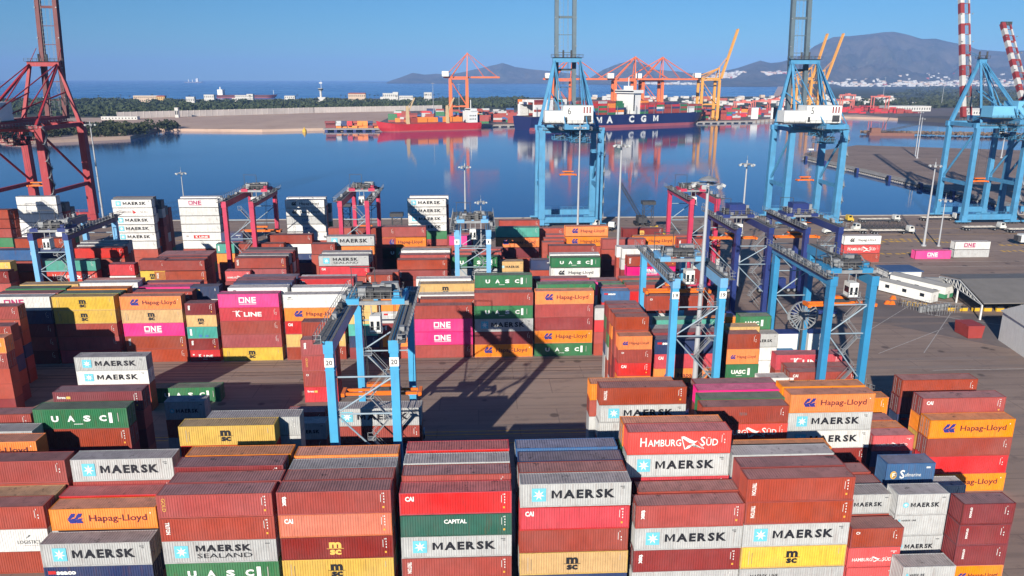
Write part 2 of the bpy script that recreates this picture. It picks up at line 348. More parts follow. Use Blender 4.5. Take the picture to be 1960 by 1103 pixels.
        d.text("H", 1.5, 1.0, .75, 1.05, 'w', .01); d.text("AMBURG", 2.4, 1.0, 3.9, .8, 'w', .01); flag(d, 6.25, .55, 1.6, 'w', 'r' if False else None)
        d.text("S", 8.55, 1.0, .6, 1.05, 'w', .01); d.text("ÜD", 9.25, 1.0, 1.4, .8, 'w', .01); marks(d, 'w', L, False)
    elif code == 'hw': d.text("HAMBURG", 1.3, 1.0, 4.6, .8, 'l', .01); d.poly([(5.9,2.0),(7.1,1.3),(6.2,.8)], 'r'); d.text("SÜD", 8.3, 1.0, 2.2, .8, 'l', .01)
    elif code == 'h2':
        d.text("HAMBURG", .55, .85, 2.35, .45, 'w', .01); flag(d, 2.85, .7, .78, 'w'); d.text("SÜD", 4.1, .85, 1.1, .45, 'w', .01)
        d.rect(L-1.1, 2.15, L-.4, 2.22, 'w'); d.rect(L-.75, 1.9, L-.65, 2.1, 'w')
    elif code == 'se': d.rect(.45, 1.85, 1.3, 2.25, 'r'); d.text("seaco", 1.35, 1.82, 2.2 if L > 8 else 1.6, .5, 'w', .05)
    elif code == 'sr': d.rect(.6, 1.8, 1.7, 2.1, 'r'); d.rect(1.9, 1.75, 3.0, 2.1, 'w')
    elif code == 'sy': d.text("seaco", .55, 1.85, 1.5, .42, 'y', .05); d.rect(L-.9, 1.8, L-.8, 2.3, 'w')
    elif code == 'sw': d.rect(L-1.9, 1.9, L-.5, 2.05, 'w'); d.rect(L-1.2, 1.3, L-.9, 1.45, 'w')
    elif code == 'sp': d.rect(.55, .7, .95, 2.2, 'w'); d.rect(2.3, .3, 2.9, .9, 'b'); d.rect(3.6, .3, 4.2, .8, 'b')
    elif code == 'sf':
        d.fan([(.95+.42*math.cos(i*.5236), 1.3+.5*math.sin(i*.5236)) for i in range(12)], 'y', (.95, 1.3)); d.fan([(1.0+.33*math.cos(i*.5236), 1.3+.4*math.sin(i*.5236)) for i in range(12)], 'b', (1.0, 1.3)); d.text("F", .8, 1.05, .38, .5, 'w', .02)
        d.text("S", 1.75, .9, .6, 1.0, 'w', .02); d.text("afmarine", 2.4, 1.1, 2.0, .45, 'w', .0); d.rect(L-1.1, 2.1, L-.6, 2.3, 'w')
    elif code == 'cs': d.text("CSAV", 4.8, 1.0, 2.4, .8, 'b', .03)
    elif code == 'sm': d.text("UNIT", 1.0, 2.0, .75, .28, 'k', .02); d.rect(.8, 1.7, 2.1, 1.76, 'g')
    elif code == 'lg': d.text("LOGISTICS", L-3.6, .95, 2.6, .42, 'g', .0); d.rect(L-3.0, .7, L-1.3, .76, 'l'); d.poly([(L-2.6,1.6),(L-2.1,2.1),(L-2.0,1.9)], 'g')
    else: marks(d, 'w' if code != 'W' else 'g', L, False)
    return d
def corrug(mb, x0, x1, y, sgn, z0, z1, mi, per=0.28, dep=0.045):
    n = max(1, round((x1-x0)/per)); per = (x1-x0)/n; xs = []
    for i in range(n):
        a = x0+i*per; xs += [(a, 0), (a+per*.3, 0), (a+per*.5, dep), (a+per*.8, dep)]
    xs.append((x1, 0)); o = len(mb.v)
    for x, dd in xs: mb.v += [(x, y-sgn*dd, z0), (x, y-sgn*dd, z1)]
    for i in range(len(xs)-1):
        a = o+2*i; f = (a, a+2, a+3, a+1); mb.f.append(f if sgn < 0 else f[::-1]); mb.m.append(mi)
_CM = {}
def cont_mesh(L, c, lg):
    key = (L, c, lg)
    if key in _CM: return _CM[key]
    mb = MB(); h = L/2
    corrug(mb, -h+.13, h-.13, -HALF+.02, -1, .15, HC-.10, 0); corrug(mb, -h+.13, h-.13, HALF-.02, 1, .15, HC-.10, 0)
    # blank ends
    for sx in (-1, 1):
        o = len(mb.v); n = 8; w = 2*HALF-.26; ys = []
        for i in range(n):
            a = -HALF+.13+w*i/n; ys += [(a, 0), (a+w/n*.3, 0), (a+w/n*.5, .04), (a+w/n*.8, .04)]
        ys.append((HALF-.13, 0))
        for yy, dd in ys: mb.v += [(sx*(h-.03-dd), yy, .15), (sx*(h-.03-dd), yy, HC-.10)]
        for i in range(len(ys)-1):
            a = o+2*i; f = (a, a+2, a+3, a+1); mb.f.append(f[::-1] if sx < 0 else f); mb.m.append(0)
    # ribbed roof
    o = len(mb.v); n = round((L-.3)/.30); per = (L-.3)/n; xs = []
    for i in range(n):
        a = -h+.15+i*per; xs += [(a, 0), (a+per*.35, 0), (a+per*.5, .035), (a+per*.85, .035)]
    xs.append((h-.15, 0))
    for x, dd in xs: mb.v += [(x, -HALF+.1, HC-.02-dd), (x, HALF-.1, HC-.02-dd)]
    for i in range(len(xs)-1):
        a = o+2*i; mb.f.append((a, a+2, a+3, a+1)); mb.m.append(1)
    mb.box(-h+.1, -HALF+.1, .08, h-.1, HALF-.1, .12, 0)
    d = deco(lg if lg else c, L); mats = [CP[c][0], CP[c][1]]; used = {}
    for vs, fs, ink in d.items:
        if ink not in used: used[ink] = len(mats); mats.append(INKS[ink])
        mb.add([(-h+u, -HALF-.004-(0.004 if ink in 'wk' else 0), v) for u, v in vs], fs, used[ink])
    me = mb.mesh("container_body", mats); _CM[key] = me
    return me
_FM = {}
def frame_mesh(L, c):
    if (L, c) in _FM: return _FM[(L, c)]
    mb = MB(); h = L/2
    for sx in (-1, 1):
        for sy in (-1, 1):
            mb.box(min(sx*h, sx*(h-.13)), min(sy*HALF, sy*(HALF-.13)), .11, max(sx*h, sx*(h-.13)), max(sy*HALF, sy*(HALF-.13)), HC-.11)
            for z in (0, HC-.115):
                mb.box(min(sx*(h+.004), sx*(h-.17)), min(sy*(HALF+.004), sy*(HALF-.16)), z, max(sx*(h+.004), sx*(h-.17)), max(sy*(HALF+.004), sy*(HALF-.16)), z+.115)
        for z, t in ((.02, .13), (HC-.12, .11)):
            mb.box(min(sx*(h-.005), sx*(h-.11)), -HALF+.16, z, max(sx*(h-.005), sx*(h-.11)), HALF-.16, z+t)
    for sy in (-1, 1):
        for z, t in ((.02, .14), (HC-.10, .085)):
            mb.box(-h+.17, min(sy*(HALF-.003), sy*(HALF-.09)), z, h-.17, max(sy*(HALF-.003), sy*(HALF-.09)), z+t)
    me = mb.mesh("frame", CP[c][2]); _FM[(L, c)] = me; return me
_DM = {}
def door_mesh(c):
    if c in _DM: return _DM[c]
    mb = MB()
    for y0, y1 in ((-HALF+.14, -.01), (.01, HALF-.14)):
        mb.box(-.05, y0, .16, 0, y1, HC-.13, 0)
        for k in range(1, 4): mb.box(-.075, y0+.08, .16+k*.62, -.05, y1-.08, .16+k*.62+.12, 0)
    for y in (-.85, -.38, .38, .85): mb.tube((-.10, y, .14), (-.10, y, HC-.12), .025, 6, 1)
    for y in (-.6, .6): mb.box(-.13, y-.25, 1.15, -.10, y+.25, 1.2, 1)
    me = mb.mesh("door", [CP[c][0], STEEL]); _DM[c] = me; return me
LOOK = {'mk': "white star on pale blue square, black letters", 'm2': "small pale blue star badge, black letters", 'ml': "star square and two lines of letters", 'ln': "one line of black letters", 'l2': "tiny badge and letters",
 'hl': "blue wing emblem, dark letters", 'h3': "blue wing emblem, dark letters", 'wh': "black wing emblem and letters", 'ms': "black stacked letters", 'm3': "black stacked letters", 'mg': "ochre stacked letters",
 'ca': "three white letters", 'c2': "small white mark", 'cp': "white capitals at centre", 'tr': "white sideways letters", 'to': "faint central letters", 'tx': "white sideways letters", 'ti': "white sideways script",
 'cr': "ochre sideways letters", 'gd': "ochre sideways letters", 'fl': "white word and yellow patch", 'ua': "spaced white letters and bar", 'u2': "white letters and bar", 'on': "white square-O letters", 'ow': "crimson square-O letters",
 'kl': "white K lettering", 'k2': "white K lettering", 'kb': "red lettered panel", 'hs': "white flag between letters", 'hw': "red flag between faint letters", 'h2': "white flag between letters", 'se': "white word with red block", 'sr': "red and white blocks",
 'sy': "yellow word", 'sw': "white bars", 'sp': "white bar and blue patches", 'sf': "white script and round badge", 'cs': "blue capitals", 'sm': "small black letters", 'lg': "grey word", '': ""}
ORD = ["first", "second", "third", "fourth", "fifth", "sixth", "seventh", "eighth", "ninth", "tenth", "eleventh", "twelfth", "thirteenth", "fourteenth", "fifteenth", "sixteenth"]
BLK = {'A': "nearest block", 'B': "second block", 'b': "third block", 'C': "fourth block", 'D': "fifth block", 'E': "sixth block", 'F': "quayside block"}
def make_container(x, y, z, L, hs, c, lg, label, group, detailed, doorleft):
    o = bpy.data.objects.new("shipping_container", cont_mesh(L, c, lg)); COL.objects.link(o)
    o.location = (x+L/2+rnd.uniform(-.07, .07), y+HALF+rnd.uniform(-.045, .045), z); o.scale = (1, 1, hs/HC); o.rotation_euler = (0, 0, R(rnd.uniform(-.22, .22)))
    tag(o, label, "container", group)
    if detailed:
        f = bpy.data.objects.new("frame", frame_mesh(L, c)); COL.objects.link(f); f.parent = o
        d = bpy.data.objects.new("door", door_mesh(c)); COL.objects.link(d); d.parent = o
        if doorleft: d.location = (-L/2+.05, 0, 0)
        else: d.location = (L/2-.05, 0, 0); d.rotation_euler = (0, 0, math.pi)
    return o

# ------------------------------------------------------------------ the yard: stacks as (block, x, y, 4|2 = forty|twenty foot, tiers, tier height, codes from the top)
YARD = """A -34.41 73.9 4 5 2.792 P.gd R.tr G.ml N.ua
A -34.16 76.6 4 5 2.788 P
A -34.5 79.3 4 5 2.876 B.fl
A -34.24 82.1 4 5 2.86 O
A -21.77 73.9 4 5 2.802 P.tx Q.ca B.mg Y.ms
A -21.7 76.6 4 5 2.782 P
A -21.68 79.3 4 5 2.766 G
A -21.67 82.1 4 5 2.802 O
A -8.67 73.9 4 5 2.704 C.ca E.cp G.mk R.tr
A -8.6 76.6 4 5 2.83 R
A -8.62 79.3 4 5 2.844 G
A -8.58 82.1 4 5 2.876 C
A 4.39 73.9 4 5 2.854 G.mk C.ca R T.ms
A 4.43 76.6 4 5 2.85 R
A 4.52 79.3 4 5 2.832 V.sy
A 4.44 82.1 4 5 2.87 U.se
A 17.23 73.9 4 4 2.825 P.tx G.mk D.tx G
A 18.08 76.6 4 4 2.852 R
A 17.26 79.6 4 6 2.898 H.hs G.mk C
A 17.23 82.3 4 6 2.847 O
A 29.59 73.9 4 5 2.852 R.tr R.tr G.mk Y.ms G.ln
A 29.71 76.6 4 5 2.85 R
A 29.7 79.4 4 5 2.864 G
A 30.65 82.1 4 5 2.744 O
A 42.07 74.0 2 3 2.563 R.c2 H.h2 H.h2
A 41.94 76.9 2 4 2.555 G.m2
A 42.34 79.7 2 4 2.478 R
A 42.22 82.4 2 4 2.508 R
A 47.97 75.6 2 4 2.725 G.m2 G.l2 G.m2
A 47.24 71.5 2 1 4.25 G.l2
A 54.43 73.6 2 4 2.665 B.ti B.ti B.ti O.h3
A 49.56 81.2 2 4 2.938 U.sf W
A 56.22 84.3 2 2 3.37 W
A -50.06 80.9 4 3 2.807 O.hl G V
A -49.73 77.6 4 2 3.0 G.mk V.se
A -50.2 83.6 4 3 2.86 C
A -49.83 86.2 4 4 2.99 G.mk P
A -62.58 86.2 4 4 2.982 P
A -62.88 83.6 4 3 2.923 T
A -62.79 80.9 4 3 2.967 P W.lg R
B -38.59 91.5 4 5 2.722 Y.ms C
B -36.01 94.2 4 5 2.692 G
B -59.1 95.8 4 5 2.886 N.ua R.tr C
B -59.37 101.2 4 5 2.918 B.fl
B -73.34 98.5 4 5 2.518 R
B -70.04 93.1 4 5 2.532 G
B -68.21 90.3 4 5 2.508 O.hl
B -29.68 109 2 2 2.765 G.m2 R
B -30.14 111.8 2 2 3.045 P
B -48.11 110 2 3 3.027 G.m2 R
B -20.12 97 4 5 2.636 G.mk R
B 16.77 97 4 6 2.597 R.tr G.mk G
B 15.86 99.9 4 6 2.5 O R G
B 30.97 95.5 4 5 2.622 R.to H.hs
B 31.39 98.2 4 5 2.624 N
B 31.8 101 4 5 2.656 M
B 32.2 103.7 4 5 2.61 P
B 43.83 97.2 4 5 2.8 O.hl G.mk W.mk D
B 43.77 99.9 4 5 2.816 O
B 56.67 97.2 2 3 2.463 H.h2
B 56.64 99.9 2 2 3.66 O
B 56.37 102.6 2 2 3.66 P
B 62.7 94.0 4 4 2.792 O.hl R C O.hl
B 62.8 96.7 4 5 2.658 P.ca O Y
B 66.06 107.6 4 4 2.888 R B V.sr
B 58.22 107.6 2 3 2.893 O P
b -69.77 127 4 4 2.568 G.mk W.mk B
b -59.03 130.6 4 1 2.82 N.ua
b -31.51 129.5 2 4 3.002 P.tx P.cr R.c2 C.fl
b -31.69 132.2 2 5 2.892 R R
b 25.05 127 2 5 2.542 O.h3 R.c2 C.ca O
b 24.85 129.7 2 6 2.573 R R
b 24.73 132.4 2 6 2.57 R O
b 24.61 135.1 2 6 2.583 R B
b 24.57 137.8 2 6 2.585 B N
b 32.17 129 4 4 2.818 V.se C.ca O.hl
b 32.31 131.7 4 4 2.925 B
b 32.53 134.4 4 4 2.902 G
b 34.16 137.8 4 4 3.038 S S
b 45.82 130 2 4 2.945 R O.h3 N.u2 S
b 46.73 132.9 2 4 3.052 T
b 49.8 135.6 2 5 2.672 N.u2 R
b 50.37 133 2 4 2.675 G.m2 W W W
b 44.08 139 2 5 2.452 O.h3 R
b 53.99 127 4 3 2.897 C.kl R
b 54.76 124.3 4 3 2.47 R R
b 54.32 121.6 4 3 2.5 R.ca
b 49.13 121.6 2 2 3.26 W U
C -98.36 151.5 4 5 2.878 W.on V B R B
C -85.73 151.5 4 5 2.856 Y.ms Y.ms R P C
C -72.36 151.5 4 5 2.844 O.hl T.ms M.on R.tr R
C -59.61 151.5 2 5 2.526 B.tx T.m3 S.sp B.tx C.k2
C -52.79 151.5 4 5 2.896 M.on C.kl R P Y.ms
C -39.67 151.5 4 5 2.844 W.sm O.hl C.ca T R
C -26.76 151.5 2 5 2.576 T.m3 T.m3 S V B
C -19.82 151.5 2 5 2.604 O G.se B.tx O.h3 R
C -13.24 151.5 4 4 2.87 R M.on M.on R
C -0.63 151.5 4 5 2.826 R N.ua G.mk B O.hl
C 12.08 151.5 4 5 2.864 O.hl P D O.hl N.ua
C 24.62 151.5 2 4 2.632 G C P R
C -12.01 154.2 4 4 3.02 R
C -12.45 156.9 4 5 2.458 W
C -12.79 159.6 4 5 2.794 T.ms
C -13.55 165 4 5 2.742 W
C -0.49 156.9 4 6 2.745 N.ua R
C 12.72 154.2 4 6 2.51 N
C 13.73 156.9 4 5 2.942 M
C 12.33 162.3 4 5 2.848 R
C -38.57 154.2 4 6 2.492 W
C -39.22 162.3 4 5 2.938 C.ca
C -39.16 165 4 5 2.88 W
C -51.47 154.2 4 6 2.508 W.sm
C -51.09 156.9 4 6 2.563 V
C -51.35 159.6 4 6 2.56 P
C -51.89 165 4 5 2.932 V
C -61.25 159.6 2 5 2.794 V.sy
C -72.03 156.9 4 5 2.728 P
C -73.04 162.3 4 5 2.65 M
C -73.12 165 4 5 2.706 P
C -85.47 154.2 4 5 2.856 N
C -85.35 156.9 4 5 2.884 O
C -85.45 162.3 4 5 2.866 W
C -85.9 165 4 5 2.84 Q
C -98.06 154.2 4 5 2.878 P
C -97.82 156.9 4 5 2.93 N
C -97.9 162.3 4 5 2.82 T
C 26.92 156.9 2 5 2.536 U.se C
C 26.71 159.6 2 5 2.566 P
C 26.32 162.3 2 5 2.588 N
C 25.66 165 2 5 2.616 B
C 32.88 156.9 4 5 2.512 C R
C 32.81 159.6 4 5 2.648 P
C 32.79 162.5 4 5 2.612 N
C 32.18 165 4 5 2.674 R
C -98.46 141 4 6 2.577 R R
C -94.73 132 4 5 2.892 R R
C -93.07 127 4 5 2.802 O R
D -119.54 186 4 6 2.768 U R R
D -121.64 179 4 6 2.535 Y B
D -118.29 172.5 4 5 2.93 B
D -116.67 194 4 7 2.543 R
D -105.5 186 4 5 2.78 S H.hs
D -87.01 179 2 5 2.896 C W R
D -79.46 178 2 6 2.608 R Y.m3 R
D -76.29 178 4 6 2.583 R R.tr R
D -76.5 180.7 4 6 2.605 P
D -76.82 183.4 4 6 2.608 P
D -77.01 186.1 4 6 2.595 P
D -57.38 178 4 6 2.657 R.tr P V R
D -57.19 180.7 4 6 2.68 G
D -56.99 183.4 4 6 2.687 P
D -56.87 186.1 4 6 2.717 K
D -59.37 176.5 2 5 2.632 H.h2 B
D -38.21 180.7 4 6 2.608 G.ml C.ca R R
D -37.91 183.4 4 6 2.657 G
D -38.18 191.6 4 7 2.606 G.mk O R R
D -41.59 189 2 6 2.81 R R R
D -19.15 178 4 6 2.51 R R.tr R R
D -18.63 180.7 4 6 2.62 P
D -18.61 183.4 4 6 2.713 W
D -18.48 186.1 4 6 2.68 O
D -6.46 182 4 5 2.956 N.ua G R
D -6.02 184.7 4 6 2.537 P
D -5.57 187.4 4 6 2.592 P
D 5.41 181 2 5 2.758 T.m2 W
D 13.29 184 2 5 2.666 V.sw R
D 17.77 178 4 6 2.547 N.ua W.hl R
D 17.9 180.7 4 6 2.583 W
D 17.88 186.1 4 6 2.748 R N
D 36.29 178 4 6 2.57 R.tr M.on R
D 36.0 183.4 4 6 2.697 W G
D 35.32 186.1 4 6 2.667 W
D -100.26 190 4 6 2.673 C R
D -100.78 192.7 4 6 2.72 G
D -101.3 195.4 4 6 2.762 G
D -24.19 171.5 2 5 2.758 R R.tr
D -25.25 168.8 2 5 2.774 R.tr R
E -57.06 206.5 4 6 2.623 R W V
E -26.03 207 4 6 2.94 R O.hl N.ua R
E -41.3 211 4 6 2.772 R R
E -34.42 207 4 6 2.903 R R
E 24.46 207 4 6 2.9 O.hl O.hl R R
E 5.27 207 4 6 2.873 S O.hl B R
E 17.96 203.5 2 5 2.738 R R
E 18.62 206.2 2 5 2.83 R
E 19.45 209 2 5 2.922 P
E 12.63 212.5 4 6 2.638 R R
E 6.54 222 4 6 2.748 P R
E 42.9 219 4 5 2.874 B.mg R
E 43.73 207 4 5 2.888 O.hl C R
E 55.09 211 4 5 2.752 R R
E 34.26 203 4 5 2.906 R R
E 55.37 203.5 4 5 2.878 R.tx R
E -8.29 211 2 5 2.818 B R
E -7.12 214 2 5 2.846 R
E -7.45 205 2 6 2.557 M R
E -71.92 214 2 6 2.492 V.sw
E -70.58 205 2 5 2.742 S.sp O
E -63.97 203 4 5 2.816 R
E 117.27 233 4 3 2.883 W.hl H.hs R
E 143.06 236 4 1 2.97 M.on
E 157.25 238 4 2 2.69 W.on G
F -112.03 238 4 8 2.614 W.mk W.hs W.mk W.mk W.mk W
F -91.92 238 4 8 2.615 W.on W W W W.kb W
F -59.35 238 4 8 2.561 W.hl W.hl G.cs W.cs W
F -21.59 238 4 8 2.574 W.mk W.mk W.mk W.mk
F -21.0 240.8 4 8 2.624 W
F -59.51 240.8 4 8 2.6 W
F -92.12 240.8 4 8 2.654 W
F -112.67 240.8 4 8 2.649 K
F -111.54 243.6 4 7 2.824 K
F -111.74 246.3 4 6 2.892 K
F -141.59 240 4 8 2.716 W W W W W
F -140.64 243 4 7 2.759 K
F -140.84 246 4 6 2.89 K
F -154.96 240 4 6 2.947 R R R
F -112.86 252 4 6 2.667 R R R
F -59.68 249 4 6 2.905 K"""
SHOW = "1111111111111111111111111111111111111111111111111111111111110111011111111111111111111111111111110011111111111101111110111101101111110111010100000111001011101101100001010110111111111111111111111111111111000100000011111111111111000011111010111011101111111011110000111001010111110011111001101101001100101101100111001001100110110001010110010110100101100101001100001011001110000000101010000101000000010111011111111111111111110111100000011100001110000"     # one letter per listed container: 1 = a thing of its own, 0 = one of the mass behind
CODEFIX = {'O.hl': 'hl'}
BK = ''.join(PAINT); BACK = MB(); BACKM = [CP[k][0] for k in BK]+[CP[k][1] for k in BK]+[INKS[k] for k in INKK]
def back_box(x0, y0, z0, x1, y1, z1, k, lg=None):
    i = BK.index(k)
    BACK.box(x0, y0, z0, x1, y1, z1-.02, i)
    BACK.add([(x0+.02,y0+.02,z1),(x1-.02,y0+.02,z1),(x1-.02,y1-.02,z1),(x0+.02,y1-.02,z1)], [(0,1,2,3)], len(BK)+i)
    if lg is not None:
        for vs, fs, ink in deco(lg or k, x1-x0).items: BACK.add([(x0+u, y0-.02-(.02 if ink in 'wk' else 0), z0+v*(z1-z0)/HC) for u, v in vs], fs, 2*len(BK)+INKK.index(ink))
stacks = []
for ln in YARD.strip().split("\n"):
    t = ln.split(); stacks.append((t[0], float(t[1]), float(t[2]), 12.19 if t[3] == '4' else 6.06, int(t[4]), float(t[5]), t[6:]))
# rows inside each block, counted from the near side; stacks in a row counted from the left
rows = {}
for b in BLK:
    ys = sorted(set(s[2] for s in stacks if s[0] == b)); r = -1; last = -99
    for yv in ys:
        if yv-last > 1.35: r += 1; last = yv
        rows[(b, yv)] = r
pos = {}
for i, s in enumerate(stacks):
    k = (s[0], rows[(s[0], s[2])]); pos.setdefault(k, []).append((s[1], i))
rank = {}
for k, v in pos.items():
    for j, (x, i) in enumerate(sorted(v)): rank[i] = (j, len(v))
TIER = ["topmost", "second down", "third down", "fourth down", "fifth down", "sixth down", "seventh down"]
labels_seen = {}
ci = 0
for i, (b, x, y, L, n, hs, codes) in enumerate(stacks):
    j, tot = rank[i]; r = rows[(b, y)]
    for k in range(n):
        zt = (n-1-k)*hs
        if k < len(codes):
            cl = codes[k].split('.'); c = cl[0]; lg = cl[1] if len(cl) > 1 else ''
            if lg == 'hl' and c == 'W': lg = 'wh'
            if lg == 'on' and c == 'W': lg = 'ow'
            if lg == 'hs' and c == 'W': lg = 'hw'
            own = ci >= len(SHOW) or SHOW[ci] == '1'; ci += 1
            if own:
                w = PAINT[c][0]; size = "short " if L < 8 else ""
                nth = "only" if tot == 1 else (ORD[j] if j < 15 else "last")
                lk = LOOK.get(lg, "").split(",")[0]
                tail = f"{TIER[k]}, {nth} stack from left, row {r+1}, {BLK[b]}"
                lab = f"{size}{w} container with {lk}, {tail}" if lk else f"plain {size}{w} container, {tail}"
                if len(lab.split()) > 16: lab = f"{size}{w} container with {' '.join(lk.split()[-2:])}, {tail}"
                if len(lab.split()) > 16: lab = f"{size}{w} container, {tail}"
                make_container(x, y, zt, L, hs, c, lg, lab, "containers stacked in the yard", b in 'ABbC', rnd.random() < 0.35)
                continue
            back_box(x, y, zt, x+L, y+2*HALF, zt+hs-.03, c, lg); continue
        else: kk = rnd.choice('RRRPPBBGVN')
        back_box(x, y, zt, x+L, y+2*HALF, zt+hs-.03, kk)

# ------------------------------------------------------------------ rubber tyred gantry cranes
def spreader(parent, cx, cy, z, Ls, ztop, paint, name="spreader"):
    m = MB(); h = Ls/2
    for sy in (-.75, .75): m.box(cx-h+.4, cy+sy-.16, z+.1, cx+h-.4, cy+sy+.16, z+.5, 0)
    for sx in (-1, 1):
        m.box(cx+sx*h-.25, cy-1.22, z, cx+sx*h+.25, cy+1.22, z+.55, 0)
        for sy in (-1.1, 1.1): m.box(cx+sx*h-.2, cy+sy-.15, z-.35, cx+sx*h+.2, cy+sy+.15, z, 1)
    m.box(cx-1.6, cy-1.0, z+.1, cx+1.6, cy+1.0, z+.75, 0); m.box(cx-1.2, cy-.8, z+.75, cx+1.2, cy+.8, z+1.3, 1)
    m.box(cx-2.2, cy-.5, z+1.3, cx+2.2, cy+.5, z+1.7, 0)
    s = m.build(name, [paint, DKST], parent)
    r = MB()
    for sx in (-1.9, 1.9):
        for sy in (-.4, .4): r.tube((cx+sx, cy+sy, z+1.7), (cx+sx*1.25, cy+sy*2.5, ztop), .045, 5)
    r.build("hoist_rope", DKST, s)
    return s
_TYRE = {}
def wheel(parent, x, y, r=.8, w=.5):
    if 'w' not in _TYRE:
        m = MB(); m.tube((0, -w/2, 0), (0, w/2, 0), r, 14, 0); m.tube((0, -w/2-.02, 0), (0, w/2+.02, 0), r*.5, 10, 1)
        _TYRE['w'] = m.mesh("wheel", [BLACK, STEEL])
    o = bpy.data.objects.new("wheel", _TYRE['w']); COL.objects.link(o); o.parent = parent; o.location = (x, y, r); return o
def rtg(x0, x1, y0, y1, zt, paint, label, num=None, trolley=.7, spread=None, front_brace=True, held=None, gp=None, frac=1.0, group="rubber tyred gantry cranes over the stacks", cabside=.5, numz=0.9):
    g = gp or paint; w = 1.05
    T = thing("gantry_crane", label, "gantry crane", ((x0+x1)/2, y0, 0), 0, group)
    hx = (x1-x0)/2; D = y1-y0
    for lx in (-hx, hx):
        for ly in (0, D):
            m = MB(); m.bar((lx, ly, 1.9), (lx, ly, zt-.9), w, 1.3, 0, w*1.0, 1.4)
            m.box(lx-.62, ly-.72, zt-3.4, lx+.62, ly+.72, zt-3.3, 0)
            leg = m.build("leg", [paint], T)
            if ly == 0 and num:
                p = MB(); p.box(lx-.58, ly-.80, zt-2.9, lx+.58, ly-.76, zt-1.7, 0)
                vs, fs, wd = textgeo(num, .02); k = .8/wd if len(num) > 1 else .25/wd
                p.add([(lx-wd*k/2+a*k, ly-.806, zt-2.62+b_*.62) for a, b_ in vs], fs, 1)
                p.build("number_plate", [WHITE, INK], leg)
        # main girder along the span, walkway with railings on its outside
        m = MB(); sg = -1 if lx < 0 else 1
        m.box(lx-.62, -.9, zt-1.1, lx+.62, D+.9, zt+.55, 0)
        m.box(lx-.10, -.9, zt+.55, lx+.10, D+.9, zt+.66, 1)
        gi = m.build("girder", [g, DKST], T)
        m = MB(); ox = lx+sg*.64
        m.box(min(ox, ox+sg*.95), -1.6, zt+.40, max(ox, ox+sg*.95), D+1.4, zt+.46, 0)
        m.box(lx-.6, -1.0, zt+.56, lx-.25, D+.9, zt+.62, 0); m.box(lx+.25, -1.0, zt+.56, lx+.6, D+.9, zt+.62, 0)
        for k in range(int(D/2.6)): m.box(min(ox, ox+sg*.5), k*2.6, zt+.0, max(ox, ox+sg*.5), k*2.6+.9, zt+.38, 0)
        m.rail((ox+sg*.93, -1.6, zt+.46), (ox+sg*.93, D+1.4, zt+.46), 1.1, 1.5, .06, 1)
        m.rail((ox, -1.6, zt+.46), (ox+sg*.93, -1.6, zt+.46), 1.1, .9, .06, 1)
        m.build("walkway", [GRATE, STEEL], T)
    for ly in (0, D):
        m = MB(); m.box(-hx-1.6, ly-.55, 1.3, hx+1.6, ly+.55, 2.1, 0); m.build("sill_beam", [paint], T)
        for lx in (-hx-.9, -hx+.9, hx-.9, hx+.9): wheel(T, lx, ly)
        if front_brace:
            m = MB(); q = [zt*.30, zt*.62, zt*.82]
            for z in q[1:]: m.tube((-hx+.5, ly, z), (hx-.5, ly, z), .12, 7)
            m.tube((-hx+.5, ly, q[1]+.2), (hx-.5, ly, q[2]-.2), .12, 7); m.tube((-hx+.5, ly, q[1]-.2), (hx-.5, ly, q[0]+.3), .12, 7)
            m.build("brace", [PIPE], T)
    # zigzag ladder beside the right leg
    m = MB(); z = 3.0; fl = 0
    while z < zt-3:
        a, b_ = ((1.0, 3.4) if fl % 2 == 0 else (3.4, 1.0))
        yb = .95
        m.bar((hx-a, yb, z), (hx-b_, yb, z+2.9), .7, .10, 0)
        for dy in (-.38, .38): m.bar((hx-a, yb+dy, z+1), (hx-b_, yb+dy, z+3.9), .05, .05, 0)
        m.box(hx-b_-.5, yb-.5, z+2.85, hx-b_+.5, yb+.5, z+2.93, 0); m.rail((hx-b_-.5, yb-.5, z+2.93), (hx-b_+.5, yb-.5, z+2.93), 1, .9, .05, 0)
        z += 2.9; fl += 1
    m.build("stair", [STEEL], T)
    # engine room on the rear sill
    m = MB(); m.box(-1.8, D-.9, 2.12, 1.9, D+.9, 4.2, 0); m.box(-1.4, D-1.0, 2.4, -.2, D-.9, 3.6, 1); m.build("engine_house", [g, DKST], T)
    # trolley
    ty = D*trolley
    m = MB(); zr = zt+.68
    for sy in (-2.6, 2.6): m.box(-hx-.7, ty+sy-.25, zr, hx+.7, ty+sy+.25, zr+.55, 2)
    for sx in (-1, 1): m.box(sx*hx-.8*sx-.9, ty-2.9, zr+.1, sx*hx-.8*sx+.9, ty+2.9, zr+.9, 0)
    for sx in (-hx, 0, hx): m.box(sx-.3, ty-2.3, zr, sx+.3, ty+2.3, zr+.7, 0)
    m.box(-hx+.5, ty-2.2, zr+.7, hx-.5, ty+2.2, zr+.76, 3)
    m.tube((-1.4, ty-.9, zr+1.5), (2.2, ty-.9, zr+1.5), .62, 12, 1); m.box(-2.6, ty-1.5, zr+.76, -1.5, ty-.3, zr+2.1, 2)
    m.box(.4, ty+.6, zr+.76, 2.9, ty+1.8, zr+2.3, 2); m.box(-3.0, ty+.5, zr+.76, -.6, ty+1.6, zr+1.9, 1); m.box(2.4, ty-1.9, zr+.76, 3.3, ty-.6, zr+1.6, 0)
    for sx in (-hx+.3, hx-.3): m.bar((sx, ty-2.2, zr+.76), (sx*.8, ty-.2, zr+2.4), .16, .16, 2)
    for sy in (-2.55, 2.55): m.rail((-hx+.4, ty+sy, zr+.76), (hx-.4, ty+sy, zr+.76), 1.1, 1.2, .06, 3)
